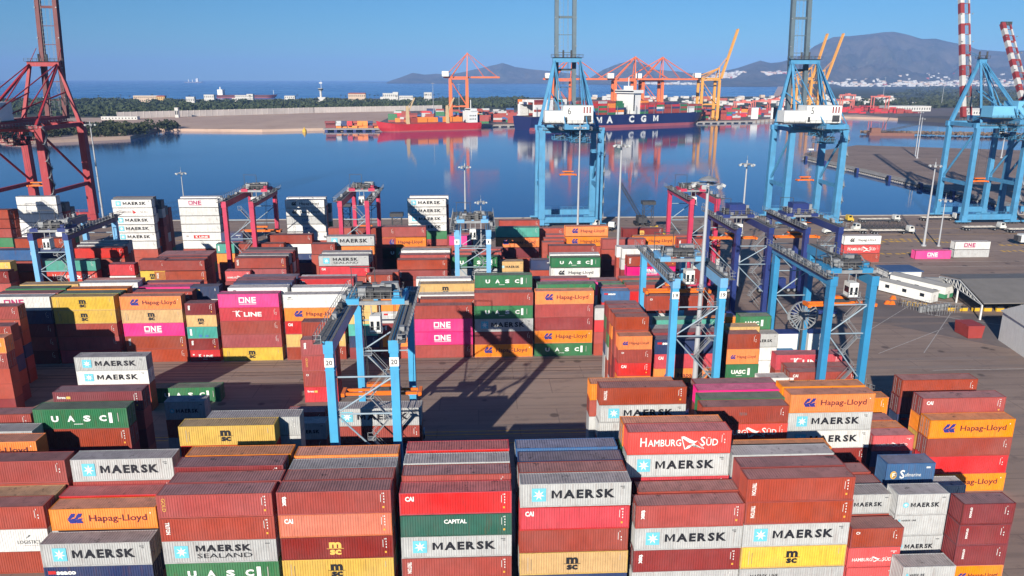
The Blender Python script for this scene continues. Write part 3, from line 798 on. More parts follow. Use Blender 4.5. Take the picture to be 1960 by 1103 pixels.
    for sx in (-hx+.4, hx-.4): m.rail((sx, ty-2.55, zr+.76), (sx, ty+2.55, zr+.76), 1.1, 1.2, .06, 3)
    m.bar((-.6, ty+2.2, zr+.7), (-.6, ty+2.2, zr+4.2), .12, .12, 1); m.bar((-.6, ty+2.2, zr+4.2), (-4.2, ty+2.2, zr+4.3), .12, .12, 1); m.bar((-4.0, ty+2.2, zr+.7), (-4.0, ty+2.2, zr+4.3), .1, .1, 1)
    q = random.Random(int(abs(x0)*13))
    for k in range(12):
        bx = q.uniform(-hx+.8, hx-.8); by = ty+q.uniform(-2, 2); m.box(bx-q.uniform(.2,.6), by-.3, zr+.76, bx+q.uniform(.2,.6), by+.4, zr+.76+q.uniform(.4, 1.7), q.choice((1,1,2,2,3)))
    for k in range(5):
        bx = q.uniform(-hx+.8, hx-.8); m.tube((bx, ty-2.4, zr+.9), (bx+q.uniform(-1,1), ty+2.3, zr+q.uniform(.9, 2.2)), .09, 5, q.choice((1,2)))
    for k in range(10): yy = q.uniform(-.5, D*.95); sx = q.choice((-1, 1)); m.box(sx*(hx+.75)-.3, yy, zt+.47, sx*(hx+.75)+.3, yy+q.uniform(.4, 1.2), zt+q.uniform(.8, 1.6), q.choice((1,2,2)))
    if paint is NAVY: m.box(-2.2, ty-1.9, zr+.8, 1.9, ty+1.6, zr+3.3, 0); m.box(2.3, ty-1.2, zr+.8, 3.0, ty-.4, zr+3.0, 2)
    tr = m.build("trolley", [g, DKST, STEEL, GRATE], T)
    c = MB(); cx = (cabside-.5)*2*hx*.7; cy = ty-3.2
    c.box(cx-.75, cy-1.0, zt-2.9, cx+.75, cy+1.0, zt-.6, 0)
    for sx in (-.42, .42): c.box(cx+sx-.22, cy-1.03, zt-2.6, cx+sx+.22, cy-1.0, zt-1.3, 1)
    c.box(cx-.78, cy-.8, zt-2.3, cx-.755, cy+.7, zt-1.3, 1)
    c.box(cx-1.0, cy-1.3, zt-3.0, cx+1.0, cy+1.2, zt-2.92, 2); c.rail((cx-1.0, cy-1.3, zt-2.92), (cx+1.0, cy-1.3, zt-2.92), .9, .9, .05, 2)
    c.bar((cx-.6, cy, zt-.6), (cx-.6, cy, zr), .14, .14, 2); c.bar((cx+.6, cy, zt-.6), (cx+.6, cy, zr), .14, .14, 2)
    c.build("cab", [WHITE, GLASS, STEEL], T)
    if spread is not None: spreader(T, 0, ty, spread, 11.4, zr, ORNG)
    return T

# ------------------------------------------------------------------ ship to shore quay cranes (local: +y to the water)
def sts(x, y, rz, sp, gauge, zp, za, paint, label, boom_paint=None, boom='up', boom_len=56, boom_tilt=80, house=None, num=None, apexw=10, boomw=7.0, back=16, spread=None, stripes=False, group="quay cranes", leg_w=1.5, detail=True, housey=None, single=False, sprd_y=None, hw=None, lean=0):
    T = thing("quay_crane", label, "quay crane", (x, y, 0), rz, group); hx = sp/2; bp = boom_paint or paint; zg = zp
    for lx in (-hx, hx):
        for ly in (0, gauge):
            m = MB(); m.bar((lx, ly, 3.5), (lx*(1-lean), ly, zp-1), leg_w, leg_w*1.15, 0, leg_w*.9, leg_w)
            m.box(lx-1.2, ly-1.0, .9, lx+1.2, ly+1.0, 3.6, 0)
            for k in (-2.2, -.8, .8, 2.2): m.box(lx+k-.5, ly-.35, 0.02, lx+k+.5, ly+.35, .9, 1)
            m.box(lx-3.2, ly-.45, .85, lx+3.2, ly+.45, 1.5, 0)
            lg = m.build("leg", [paint, DKST], T)
    for ly in (0, gauge):
        m = MB(); m.box(-hx+1.1, ly-.8, 1.9, hx-1.1, ly+.8, 4.1, 0)
        if detail: m.rail((-hx+1.2, ly-.8, 4.1), (hx-1.2, ly-.8, 4.1), 1.1, 2.2, .07, 0)
        m.build("sill_beam", [paint], T)
        m = MB(); hxx = hx*(1-lean); m.box(-hxx-1.4, ly-.9, zp-2.2, hxx+1.4, ly+.9, zp-.2, 0); m.build("portal_beam", [paint], T)
    for lx in (-hx, hx):
        m = MB(); zm = zp*.40; lxx = lx*(1-lean)
        m.box(lx-.55, .8, zm-.7, lx+.55, gauge-.8, zm+.7, 0)
        m.tube((lx, .5, zp-3), (lx, gauge-.6, zm+1), .45, 8)
        m.box(lxx-.6, .8, zp-1.9, lxx+.6, gauge-.8, zp-.4, 0)
        m.build("side_brace", [paint], T)
    bw = boomw/2
    # fixed girders with back reach
    m = MB()
    for sx in ((0,) if single else (-bw, bw)): m.box(sx-.65, -back, zg-.1, sx+.65, gauge+4, zg+1.9, 0)
    m.box(-bw-.9, -back-.6, zg, bw+.9, -back, zg+1.6, 0)
    m.build("girder", [paint], T)
    if detail:
        m = MB()
        for sx in (-1, 1):
            xx = sx*(bw+1.6); m.box(xx-.5, -back, zg-.3, xx+.5, gauge+4, zg-.22, 0); m.rail((xx+sx*.5, -back, zg-.22), (xx+sx*.5, gauge+4, zg-.22), 1.1, 2, .08, 1)
        m.rail((-bw-2, -back, zg-.22), (bw+2, -back, zg-.22), 1.1, 2, .08, 1); m.rail((-hx, -1.6, zp-1), (hx, -1.6, zp-1), 1.1, 2, .08, 1); m.box(-hx, -1.7, zp-1.1, hx, -.9, zp-1.0, 0)
        m.build("walkway", [GRATE, STEEL], T)
    # apex frame
    m = MB(); aw = apexw/2; ya = gauge+1.0
    for sx in (-1, 1):
        m.bar((sx*hx*(1-lean)*.96, gauge, zp-.3), (sx*aw, ya, za), 1.3, 1.3, 0, 1.0, 1.0)
        m.bar((sx*hx*(1-lean)*.9, 0, zp-.3), (sx*aw, ya-.6, za-.8), .8, .8, 0)
        if detail: m.tube((sx*aw*1.3, ya-1, (zp+za)/2), (sx*bw*.8, -back*.6, zg+2), .28, 7)
    m.box(-aw-.8, ya-.9, za-1.2, aw+.8, ya+.9, za+.6, 0)
    if detail:
        m.box(-aw-1.4, ya-1.6, za+.6, aw+1.4, ya+1.4, za+.7, 1); m.rail((-aw-1.4, ya-1.6, za+.7), (aw+1.4, ya-1.6, za+.7), 1.1, 1.6, .08, 1); m.rail((-aw-1.4, ya+1.4, za+.7), (aw+1.4, ya+1.4, za+.7), 1.1, 1.6, .08, 1)
        for sx in (-1.6, 1.6): m.tube((sx, ya-.2, za+.7), (sx, ya-.2, za+3.4), .35, 8, 1)
        m.truss((aw+.8, ya, zp+6), (aw*.9+.8, ya, za), .9, .9, 10, .09, 1)
    m.build("apex_frame", [paint, DKST], T)
    m = MB()
    for sx in (-aw, aw): m.tube((sx, ya, za), (sx*.8, -back+1, zg+1.6), .22 if detail else .4, 7); m.tube((sx, ya, za), (sx*.9, 1, zg+1.8), .22 if detail else .4, 7)
    m.build("backstay", [paint], T)
    # boom
    hy = gauge+5.0; hz = zg+.9; t = R(boom_tilt if boom == 'up' else 0)
    dv = Vector((0, math.cos(t), math.sin(t))); nv = Vector((0, -math.sin(t), math.cos(t))); o = Vector((0, hy, hz))
    m = MB()
    xs = (-bw, bw)
    nb = 15 if stripes else 9
    for sx in xs:
        for k in range(nb):
            a = o+dv*(boom_len*k/nb)+Vector((sx, 0, 0)); b_ = o+dv*(boom_len*(k+1)/nb)+Vector((sx, 0, 0))
            thick = (1.6, 2.1) if not single else ((1.7, 1.9) if sx < 0 else (.6, .7))
            m.bar(a, b_, thick[0], thick[1], (k % 2)*2 if stripes else 0)
    for k in range(1, nb):
        c = o+dv*(boom_len*k/nb)
        m.bar(c+Vector((-bw, 0, 0)), c+Vector((bw, 0, 0)), .25 if k % 3 else .7, .25 if k % 3 else .9, 0)
    tip = o+dv*boom_len; m.bar(tip+Vector((-bw-.6, 0, 0)), tip+Vector((bw+.6, 0, 0)), 1.3, 1.6, 1 if stripes else 0)
    bo = m.build("boom", [bp, DKST, DULLW] if stripes else [bp, DKST], T)
    if detail:
        m = MB()
        c0 = o+nv*1.1+Vector((-bw+1.4, 0, 0)); c1 = c0+dv*boom_len; m.rail(c0, c0+dv*boom_len, .001, 2.5, .06, 0, False)
        for k in range(int(boom_len/1.5)):
            c = c0+dv*(k*1.5); m.bar(c, c+Vector((.9, 0, 0)), .06, .06, 0)
        for sx in (-.9, .9, 1.4): m.tube(o+dv*2+Vector((sx, 0, 0)), o+dv*(boom_len-8)+Vector((sx*.8, 0, 0)), .06, 5, 0)
        for k in range(5):
            c = o+dv*(boom_len*(k+.7)/5.6)+nv*1.2; m.box(c.x-bw-.9, c.y-.25, c.z-.2, c.x-bw-.5, c.y+.25, c.z+.2, 0); m.box(c.x+bw+.5, c.y-.25, c.z-.2, c.x+bw+.9, c.y+.25, c.z+.2, 0)
        m.build("boom_ladder", [STEEL], bo)
    m = MB()
    if boom == 'up':
        for sx in (-aw, aw):
            mid = o+dv*(boom_len*.42)+nv*.8; m.tube((sx, ya, za+.4), (sx*.9, mid.y-1.0, mid.z), .13 if detail else .3, 6)
    else:
        for f in (.45, .92):
            e = o+dv*(boom_len*f)
            for sx in (-bw, bw): m.tube((sx*.8, ya, za), (sx, e.y, e.z+1), .25 if detail else .35, 6)
    m.build("forestay", [paint], T)
    # machinery house
    if house:
        hy0 = housey if housey is not None else -6.0; w = hw or (-9.5, 8)
        m = MB(); m.box(w[0], hy0-3.5, zg+2.2, w[0]+(w[1]-w[0])*.38, hy0+3.5, zg+6.4, 0); m.box(w[0]+(w[1]-w[0])*.38+.02, hy0-4.2, zg+2.0, w[1], hy0+4.2, zg+8.3, 0)
        m.box(w[0]-.6, hy0-4.8, zg+1.7, w[1]+.6, hy0+4.8, zg+1.98, 1); m.rail((w[0]-.6, hy0-4.8, zg+1.98), (w[1]+.6, hy0-4.8, zg+1.98), 1.1, 2, .07, 1)
        xm = w[0]+(w[1]-w[0])*.38
        hs_ = m.build("machinery_house", [house, DKST], T)
        m = MB()
        for k in range(3): m.box(w[1]-3.6+k*1.1, hy0-4.28, zg+5.6, w[1]-3.1+k*1.1, hy0-4.21, zg+7.9, 1)
        m.box(w[1]-3.4, hy0-4.27, zg+2.4, w[1]-.6, hy0-4.21, zg+4.8, 0); m.box(xm+.6, hy0-4.27, zg+2.3, xm+1.5, hy0-4.21, zg+4.2, 0)
        m.build("louvre", [DKST, CRED], hs_)
        if num:
            vs, fs, wd = textgeo(num, 0); m = MB(); m.add([(xm+1.6+a*2.0, hy0-4.22, zg+5.2+b_*2.5) for a, b_ in vs], fs); m.build("number", [INK], hs_)
    m = MB()
    if detail:
        # stair tower up the right landside leg
        z = 4; fl = 0; lx = hx+1.5
        while z < zp-3:
            a, b_ = ((-1.3, 1.3) if fl % 2 == 0 else (1.3, -1.3)); m.bar((lx, a, z), (lx, b_, z+3), .7, .12); m.rail((lx+.35, a, z), (lx+.35, b_, z+3), 1.0, 2, .05); m.box(lx-.45, b_-.6, z+2.9, lx+.45, b_+.6, z+3.0); z += 3; fl += 1
        m.build("stair_tower", [STEEL], T)

        m = MB(); q = random.Random(int(abs(x)*7))
        for k in range(4):
            px = q.uniform(-bw, bw+3); py = q.uniform(-back*.8, gauge*.5); pz = zg-q.uniform(2.5, 7.5); wx = q.uniform(2, 4.5); wy = q.uniform(2, 4)
            m.box(px-wx, py-wy, pz, px+wx, py+wy, pz+.12, 0)
            for e in ((-1,-1,1,-1), (-1,1,1,1), (-1,-1,-1,1), (1,-1,1,1)): m.rail((px+e[0]*wx, py+e[1]*wy, pz+.12), (px+e[2]*wx, py+e[3]*wy, pz+.12), 1.2, 1.4, .09, 0)
            for e in (-1, 1): m.bar((px+e*wx*.8, py, pz), (px+e*wx*.8, py, zg), .14, .14, 0)
            for _ in range(4): bx = px+q.uniform(-wx, wx)*.7; by = py+q.uniform(-wy, wy)*.7; m.box(bx-.5, by-.4, pz+.12, bx+.6, by+.5, pz+q.uniform(.8, 2.2), 1)
            m.bar((px-wx, py-wy, pz), (px+wx, py-wy, zg-.5), .12, .12, 0)
        m.build("service_platform", [paint, DKST], T)
        # trolley platform and cab
        c = MB(); cy = (sprd_y if sprd_y is not None else gauge*.5)
        c.box(-bw-.5, cy-3, zg-.9, bw+.5, cy+3, zg-.3, 0); c.box(-bw+.2, cy-2, zg-2.2, bw-.2, cy+2, zg-.9, 0); c.box(1.0, cy-5.6, zg-4.4, 3.2, cy-3.4, zg-1.9, 1); c.box(1.05, cy-5.64, zg-3.9, 3.15, cy-5.6, zg-2.4, 2)
        c.rail((-bw-.5, cy-3, zg-.3), (bw+.5, cy-3, zg-.3), 1.1, 1.6, .07, 3); c.bar((2.1, cy-4.5, zg-1.9), (2.1, cy-4.5, zg), .3, .3, 0)
        c.build("trolley", [paint, WHITE, GLASS, STEEL], T)
        if spread: spreader(T, 0, cy, spread, 6.2, zg-2.2, ORNG)
    return T

# ------------------------------------------------------------------ ground, water, hills
from mathutils.geometry import tessellate_polygon
def _tri(pts):
    out = []
    for a, b_, c in tessellate_polygon([[Vector((x, y, 0)) for x, y in pts]]):
        A, B_, C_ = pts[a], pts[b_], pts[c]
        out.append((a, b_, c) if (B_[0]-A[0])*(C_[1]-A[1])-(B_[1]-A[1])*(C_[0]-A[0]) > 0 else (a, c, b_))
    return out
def sheet(name, pts, z, m, kind='structure'):
    mb = MB(); mb.add([(x, y, z) for x, y in pts], _tri(pts)); o = mb.build(name, m); o["kind"] = kind; return o
def slab(name, pts, z0, z1, m):                       # land with a vertical edge down to z0
    mb = MB(); k = len(pts); mb.add([(x, y, z1) for x, y in pts], _tri(pts))
    ccw = sum(pts[i][0]*pts[(i+1) % k][1]-pts[(i+1) % k][0]*pts[i][1] for i in range(k)) > 0
    mb.add([(x, y, z1) for x, y in pts]+[(x, y, z0) for x, y in pts], [((i, k+i, k+(i+1) % k, (i+1) % k) if ccw else (i, (i+1) % k, k+(i+1) % k, k+i)) for i in range(k)])
    o = mb.build(name, m); o["kind"] = 'structure'; return o
def ground_mat(name, c1, c2, sc, c3=None, rough=0.9, stretch=(1, 1, 1)):
    m = bpy.data.materials.new(name); m.use_nodes = True; nt = m.node_tree; b = nt.nodes["Principled BSDF"]; L = nt.links.new
    tc = nn(m, "ShaderNodeTexCoord"); mp = nn(m, "ShaderNodeMapping"); mp.inputs["Scale"].default_value = stretch; L(tc.outputs["Object"], mp.inputs[0])
    n1 = nn(m, "ShaderNodeTexNoise"); n1.inputs["Scale"].default_value = sc; n1.inputs["Detail"].default_value = 8; n1.inputs["Roughness"].default_value = 0.6; L(mp.outputs[0], n1.inputs["Vector"])
    r = nn(m, "ShaderNodeValToRGB"); r.color_ramp.elements[0].position = .36; r.color_ramp.elements[1].position = .66
    r.color_ramp.elements[0].color = (*c1, 1); r.color_ramp.elements[1].color = (*c2, 1); L(n1.outputs["Fac"], r.inputs[0]); out = r.outputs[0]
    if c3:
        n2 = nn(m, "ShaderNodeTexNoise"); n2.inputs["Scale"].default_value = sc*5.3; n2.inputs["Detail"].default_value = 9; n2.inputs["Roughness"].default_value = 0.72; L(mp.outputs[0], n2.inputs["Vector"])
        r2 = nn(m, "ShaderNodeMapRange"); r2.inputs[1].default_value = .54; r2.inputs[2].default_value = .72; r2.inputs[4].default_value = .75; L(n2.outputs["Fac"], r2.inputs[0])
        mx = nn(m, "ShaderNodeMix", data_type='RGBA'); L(r2.outputs[0], mx.inputs[0]); L(out, mx.inputs[6]); mx.inputs[7].default_value = (*c3, 1); out = mx.outputs[2]
    L(out, b.inputs["Base Color"]); b.inputs["Roughness"].default_value = rough; b.inputs["Specular IOR Level"].default_value = .25
    return m
def yard_mat():
    m = ground_mat("worn yard asphalt", (0.25, 0.182, 0.152), (0.34, 0.252, 0.208), 0.045, (0.15, 0.108, 0.094), stretch=(.6, 1.3, 1))
    nt = m.node_tree; L = nt.links.new; b = nt.nodes["Principled BSDF"]; cur = b.inputs["Base Color"].links[0].from_socket
    tc = nn(m, "ShaderNodeTexCoord")
    def layer(fac, col):
        nonlocal cur
        x = nn(m, "ShaderNodeMix", data_type='RGBA'); L(fac, x.inputs[0]); L(cur, x.inputs[6]); x.inputs[7].default_value = (*col, 1); cur = x.outputs[2]
    def rng(sock, a, b_, lo, hi):
        r = nn(m, "ShaderNodeMapRange"); r.inputs[1].default_value = a; r.inputs[2].default_value = b_; r.inputs[3].default_value = lo; r.inputs[4].default_value = hi; L(sock, r.inputs[0]); return r.outputs[0]
    mp = nn(m, "ShaderNodeMapping"); mp.inputs["Scale"].default_value = (.012, .55, 1); L(tc.outputs["Object"], mp.inputs[0])      # tyre lanes along the rows
    n = nn(m, "ShaderNodeTexNoise"); n.inputs["Scale"].default_value = 1; n.inputs["Detail"].default_value = 5; L(mp.outputs[0], n.inputs["Vector"]); layer(rng(n.outputs["Fac"], .5, .70, 0, .38), (.13, .102, .095))
    n = nn(m, "ShaderNodeTexNoise"); n.inputs["Scale"].default_value = .9; n.inputs["Detail"].default_value = 6; n.inputs["Roughness"].default_value = .75; L(tc.outputs["Object"], n.inputs["Vector"]); layer(rng(n.outputs["Fac"], .6, .7, 0, .5), (.37, .29, .24))
    br = nn(m, "ShaderNodeTexBrick"); br.inputs["Scale"].default_value = .036; br.inputs["Mortar Size"].default_value = .004; br.inputs["Color1"].default_value = (0,0,0,1); br.inputs["Color2"].default_value = (.28,.28,.28,1); br.inputs["Mortar"].default_value = (1,1,1,1); L(tc.outputs["Object"], br.inputs["Vector"])
    layer(rng(br.outputs["Fac"], .2, .8, 0, .3), (.11, .085, .078)); layer(rng(br.outputs["Color"], 0, .9, 0, .3), (.18, .132, .112))
    v = nn(m, "ShaderNodeTexVoronoi"); v.inputs["Scale"].default_value = .16; L(tc.outputs["Object"], v.inputs["Vector"]); layer(rng(v.outputs["Distance"], .10, .16, .65, 0), (.05, .04, .042))
    L(cur, b.inputs["Base Color"]); return m
ASPH = yard_mat()
ASPH2 = ground_mat("smooth grey asphalt", (0.15, 0.125, 0.122), (0.20, 0.165, 0.155), 0.06, (0.105, 0.09, 0.09))
RUNW = ground_mat("crane runway concrete", (0.21, 0.16, 0.14), (0.27, 0.21, 0.185), 0.09, (0.15, 0.115, 0.105), stretch=(.4, 1, 1))
SAND = ground_mat("dry sandy ground", (0.50, 0.34, 0.26), (0.62, 0.45, 0.34), 0.008, (0.36, 0.25, 0.18), stretch=(1, .5, 1))
PLAIN = ground_mat("scrub plain", (0.045, 0.058, 0.03), (0.09, 0.09, 0.05), 0.004, (0.03, 0.042, 0.022))
RAILM = mat("rail groove steel", (0.07, 0.055, 0.05), 0.6, 0.2, 0.2, 0.5)
YPNT = mat("yellow road paint", (0.66, 0.38, 0.05), 0.8, 0, 0.25, 0.8, (0.16, 0.12, 0.10), 0.8)
WPNT = mat("white road paint", (0.42, 0.39, 0.37), 0.8, 0, 0.25, 0.8, (0.16, 0.13, 0.12), 0.8)
QY = 318.0
yard = slab("ground", [(-1500,-260), (1600,-260), (1600,520), (457,622), (342,677), (263,604), (254,583), (254,QY), (-1500,QY)], -6, 0.0, ASPH)
# water
wm = bpy.data.materials.new("harbour water"); wm.use_nodes = True
_n = wm.node_tree; _b = _n.nodes["Principled BSDF"]; _L = _n.links.new
_b.inputs["Base Color"].default_value = (0.004, 0.045, 0.17, 1); _b.inputs["IOR"].default_value = 1.33; _b.inputs["Roughness"].default_value = 0.05
tc = nn(wm, "ShaderNodeTexCoord"); ge = nn(wm, "ShaderNodeNewGeometry")
n1 = nn(wm, "ShaderNodeTexNoise"); n1.inputs["Scale"].default_value = 0.22; n1.inputs["Detail"].default_value = 4; _L(ge.outputs["Position"], n1.inputs["Vector"])
n2 = nn(wm, "ShaderNodeTexNoise"); n2.inputs["Scale"].default_value = 0.004; n2.inputs["Detail"].default_value = 3; _L(ge.outputs["Position"], n2.inputs["Vector"])
sx = nn(wm, "ShaderNodeSeparateXYZ"); _L(ge.outputs["Position"], sx.inputs[0])
mr = nn(wm, "ShaderNodeMapRange"); mr.inputs[1].default_value = 1500; mr.inputs[2].default_value = 2600; mr.inputs[3].default_value = 0.04; mr.inputs[4].default_value = 0.02; _L(sx.outputs["Y"], mr.inputs[0])
bp = nn(wm, "ShaderNodeBump"); bp.inputs["Distance"].default_value = 0.5; _L(mr.outputs[0], bp.inputs["Strength"]); _L(n1.outputs["Fac"], bp.inputs["Height"]); _L(bp.outputs[0], _b.inputs["Normal"])
m2 = nn(wm, "ShaderNodeMapRange"); m2.inputs[1].default_value = .35; m2.inputs[2].default_value = .65; m2.inputs[3].default_value = .04; m2.inputs[4].default_value = .13; _L(n2.outputs["Fac"], m2.inputs[0])
m3 = nn(wm, "ShaderNodeMapRange"); m3.inputs[1].default_value = 1500; m3.inputs[2].default_value = 2600; m3.inputs[3].default_value = 0; m3.inputs[4].default_value = .15; _L(sx.outputs["Y"], m3.inputs[0])
m4 = nn(wm, "ShaderNodeMath", operation='ADD'); _L(m2.outputs[0], m4.inputs[0]); _L(m3.outputs[0], m4.inputs[1]); _L(m4.outputs[0], _b.inputs["Roughness"])
mc = nn(wm, "ShaderNodeMix", data_type='RGBA'); m5 = nn(wm, "ShaderNodeMapRange"); m5.inputs[1].default_value = 1500; m5.inputs[2].default_value = 2600; _L(sx.outputs["Y"], m5.inputs[0]); _L(m5.outputs[0], mc.inputs[0])
mc.inputs[6].default_value = (0.004, 0.05, 0.18, 1); mc.inputs[7].default_value = (0.012, 0.12, 0.36, 1); _L(mc.outputs[2], _b.inputs["Base Color"])
_xs = [-27000+i*900 for i in range(61)]; _ys = [-300, 0, 300, 600, 900, 1200, 1600, 2000]+[2400+i*820 for i in range(31)]
_w = MB(); _w.add([(x, y, -2.5) for y in _ys for x in _xs], [(j*61+i, j*61+i+1, (j+1)*61+i+1, (j+1)*61+i) for j in range(len(_ys)-1) for i in range(60)]); _w.build("water", wm)["kind"] = 'structure'
# far shore
farp = [(-4000,560), (-900,700), (-467,775), (-420,742), (-349,800), (-365,880), (-372,926), (-246,908), (-180,931), (-120,950), (10,992), (391,1083), (520,1200), (549,1237), (633,1167), (675,1076), (900,1010), (1600,900), (9000,900), (9000,12500), (2900,12500), (2900,7400), (1027,2660), (218,2500), (34,2430), (-700,2250), (-1350,2294), (-4000,2350)]
slab("far_shore_ground", farp, -5, 0.4, SAND)
sheet("scrub_ground", [(-3900,1330), (-540,1190), (-276,1352), (-60,1462), (420,1500), (1250,1600), (8900,1500), (8900,12400), (2950,12400), (2950,7300), (1040,2640), (218,2480), (34,2410), (-700,2230), (-1350,2270), (-3900,2330)], 0.45, PLAIN)
sheet("far_port_ground", [(640,1160), (676,1085), (905,1020), (1600,915), (8900,915), (8900,1600), (1250,1620), (640,1500)], 0.47, ASPH2)
sheet("far_container_yard_ground", [(-130,962), (10,1000), (391,1090), (545,1246), (760,1320), (700,1450), (-130,1500)], 0.43, ASPH2)
# town shore beyond the inlet
slab("far_town_ground", [(1100,9300), (2336,8076), (2860,7480), (2860,12600), (-2000,12600), (1000,10500)], -5, 0.4, PLAIN)
# yard details lying on the ground
mb = MB()
RAILS = [(90.0, 113.4), (118.2, 141.7), (146.5, 170), (175, 198.5), (202, 225.5)]
for a, b_ in RAILS:
    for yy in (a, b_): mb.box(-420, yy-.75, .0, 120, yy+.75, .004+.006)
mb.build("runway_strips", RUNW)["kind"] = 'structure'
mb = MB()
for yy in (139.0, 143.2, 144.8, 148.6, 149.9): mb.box(-300, yy-.12, .0, 60, yy+.12, .014)
for yy in (300.2, 299.2, 315.3): mb.box(-1400, yy-.07, 0, 254, yy+.07, .012)
mb.build("rail_grooves", RAILM)["kind"] = 'structure'
mb = MB()
for yy in (112.0, 115.2, 116.4): mb.box(-60, yy-.10, 0, 28, yy+.10, .012)
for yy in (276.5, 288): mb.box(-300, yy-.08, 0, 250, yy+.08, .012)
rr = random.Random(3)
for x0, x1, yy in ((118, 134, 259), (134, 146, 262.0), (147, 168, 264.5), (168, 176, 262.0), (186, 202, 256.5), (126, 146, 244.5), (146, 172, 245.0), (180, 200, 247), (150, 172, 268.0)):
    x = x0
    while x < x1:
        w = rr.uniform(.7, 1.8); mb.box(x, yy-rr.uniform(.3, 1.3), 0, x+w, yy+rr.uniform(.4, 1.5), .012); x += w+rr.uniform(.5, 1.6)
mb.build("yellow_ground_markings", YPNT)["kind"] = 'structure'
mb = MB()
for p, q in (((78,226), (260,226)), ((78,232.5), (260,232.5)), ((80,216), (260,216)), ((86,160), (118,190)), ((96,150), (126,186)), ((112,178), (128,166)), ((112,178), (119,172)), ((86,150), (110,166)), ((92,140), (130,140))):
    mb.bar((p[0], p[1], .004), (q[0], q[1], .004), .16, .016)
mb.build("white_ground_markings", WPNT)["kind"] = 'structure'
sheet("patched_roadway", [(78,190), (118,150), (150,120), (300,60), (300,140), (200,160), (120,178), (86,212), (78,212)], 0.004, ASPH2)
mb = MB(); mb.box(-1400, QY-.6, 0, 254, QY-.02, .35); mb.box(253.4, QY, 0, 253.98, 583, .35); mb.build("quay_kerb", CONC)["kind"] = 'structure'
# pier edge: raking piles in pairs and dark fenders
mb = MB(); y = 322
while y < 582:
    mb.bar((253.9, y, -.3), (251.2, y+.6, -3.2), .9, .9); y += 2.6
mb.box(251.4, QY+2, -1.3, 253.99, 583, -.1)
tag(mb.build("pier_edge", CONC), "pale raking concrete piles along the far pier edge", "pier edge")
for k, y in enumerate((338, 362, 388, 418, 452, 492, 540, 572)):
    mb = MB(); mb.box(249.8, y-1.3, -3.4, 251.3, y+1.3, .6, 0); mb.box(249.5, y-1.1, -2.6, 249.8, y+1.1, .2, 1)
    tag(mb.build("fender", [NAVY, BLACK]), "dark blue fender hung on the edge of the far pier", "fender", "fenders along the pier edge")
mb = MB(); mb.tube((257, 580, 0), (257, 580, 2.5), .8, 10, 0); mb.tube((257, 580, 2.5), (257, 580, 6.5), .25, 8, 0); mb.box(255.2, 578.4, 4.5, 258.8, 581.6, 5.6, 1)
tag(mb.build("harbour_light", [DKST, WHITE]), "small harbour light at the tip of the pier", "beacon")
# hills
from mathutils.bvhtree import BVHTree
TERR = []
def terrain(x, y):
    z = 0.4
    for b in TERR:
        h = b.ray_cast(Vector((x, y, 3000)), Vector((0, 0, -1)))
        if h[0] is not None: z = max(z, h[0].z)
    return z
def ridge(name, D, crest, depth, seed, m, z0=0.0, nx=150, ny=46, rough=1.0):
    vs = []; fs = []
    xs = [c[0] for c in crest]; x0 = xs[0]; x1 = xs[-1]
    for j in range(ny+1):
        v = j/ny; yy = D-depth*.8+depth*1.2*v
        for i in range(nx+1):
            x = x0+(x1-x0)*i/nx
            for k in range(len(crest)-1):
                if crest[k][0] <= x <= crest[k+1][0]:
                    t = (x-crest[k][0])/(crest[k+1][0]-crest[k][0]+1e-6); h = crest[k][1]*(1-t)+crest[k+1][1]*t; break
            u = (yy-D)/depth; d = u/.8 if u < 0 else u/.4
            s = max(0.0, 1-abs(d)); prof = s**1.25
            n = mnoise.fractal((x*.0016+seed, yy*.0016, seed), .9, 2.1, 6); rg = abs(mnoise.fractal((x*.0028+seed*3, yy*.0011, 4.1), .8, 2.0, 5))
            z = z0+h*prof*(1+rough*(1-prof)*(n*.9-rg*1.0))+ (1-prof)*s*h*.05
            k2 = x*(yy/D) if True else x
            vs.append((k2, yy, max(z, z0-4 if s <= .01 else z0)))
    for j in range(ny):
        for i in range(nx): a = j*(nx+1)+i; fs.append((a, a+1, a+nx+2, a+nx+1))
    TERR.append(BVHTree.FromPolygons(vs, fs))
    me = bpy.data.meshes.new(name); me.from_pydata(vs, [], fs); me.materials.append(m); me.polygons.foreach_set("use_smooth", [True]*len(fs))
    o = bpy.data.objects.new(name, me); COL.objects.link(o); o["kind"] = 'structure'; return o
HILL = ground_mat("dry scrub hillside", (0.045, 0.050, 0.026), (0.125, 0.10, 0.062), 0.0035, (0.24, 0.17, 0.125))
ridge("hills", 9000, [(2598,69),(2808,139),(3018,180),(3197,238),(3286,267),(3411,239),(3533,251),(3741,315),(3913,430),(4116,528),(4329,540),(4511,558),(4693,582),(4815,588),(4973,560),(5166,509),(5320,515),(5480,481),(5705,442),(5837,396),(6155,373),(6404,386),(6975,370),(8000,330),(9500,200)], 3300, 1.7, HILL, nx=210, ny=60)
ridge("hills", 9700, [(1334,20),(1450,90),(1586,176),(1774,250),(1930,299),(2092,245),(2236,183),(2480,158),(2739,128),(2964,147),(3300,90)], 1100, 5.3, HILL)
ridge("hills", 11500, [(-1290,0),(-1239,28),(-1049,92),(-896,150),(-731,121),(-557,136),(-369,122),(-141,166),(87,217),(277,262),(406,291),(580,233),(733,212),(923,197),(1153,175),(1383,146),(1692,72),(1900,10)], 1300, 9.1, HILL)
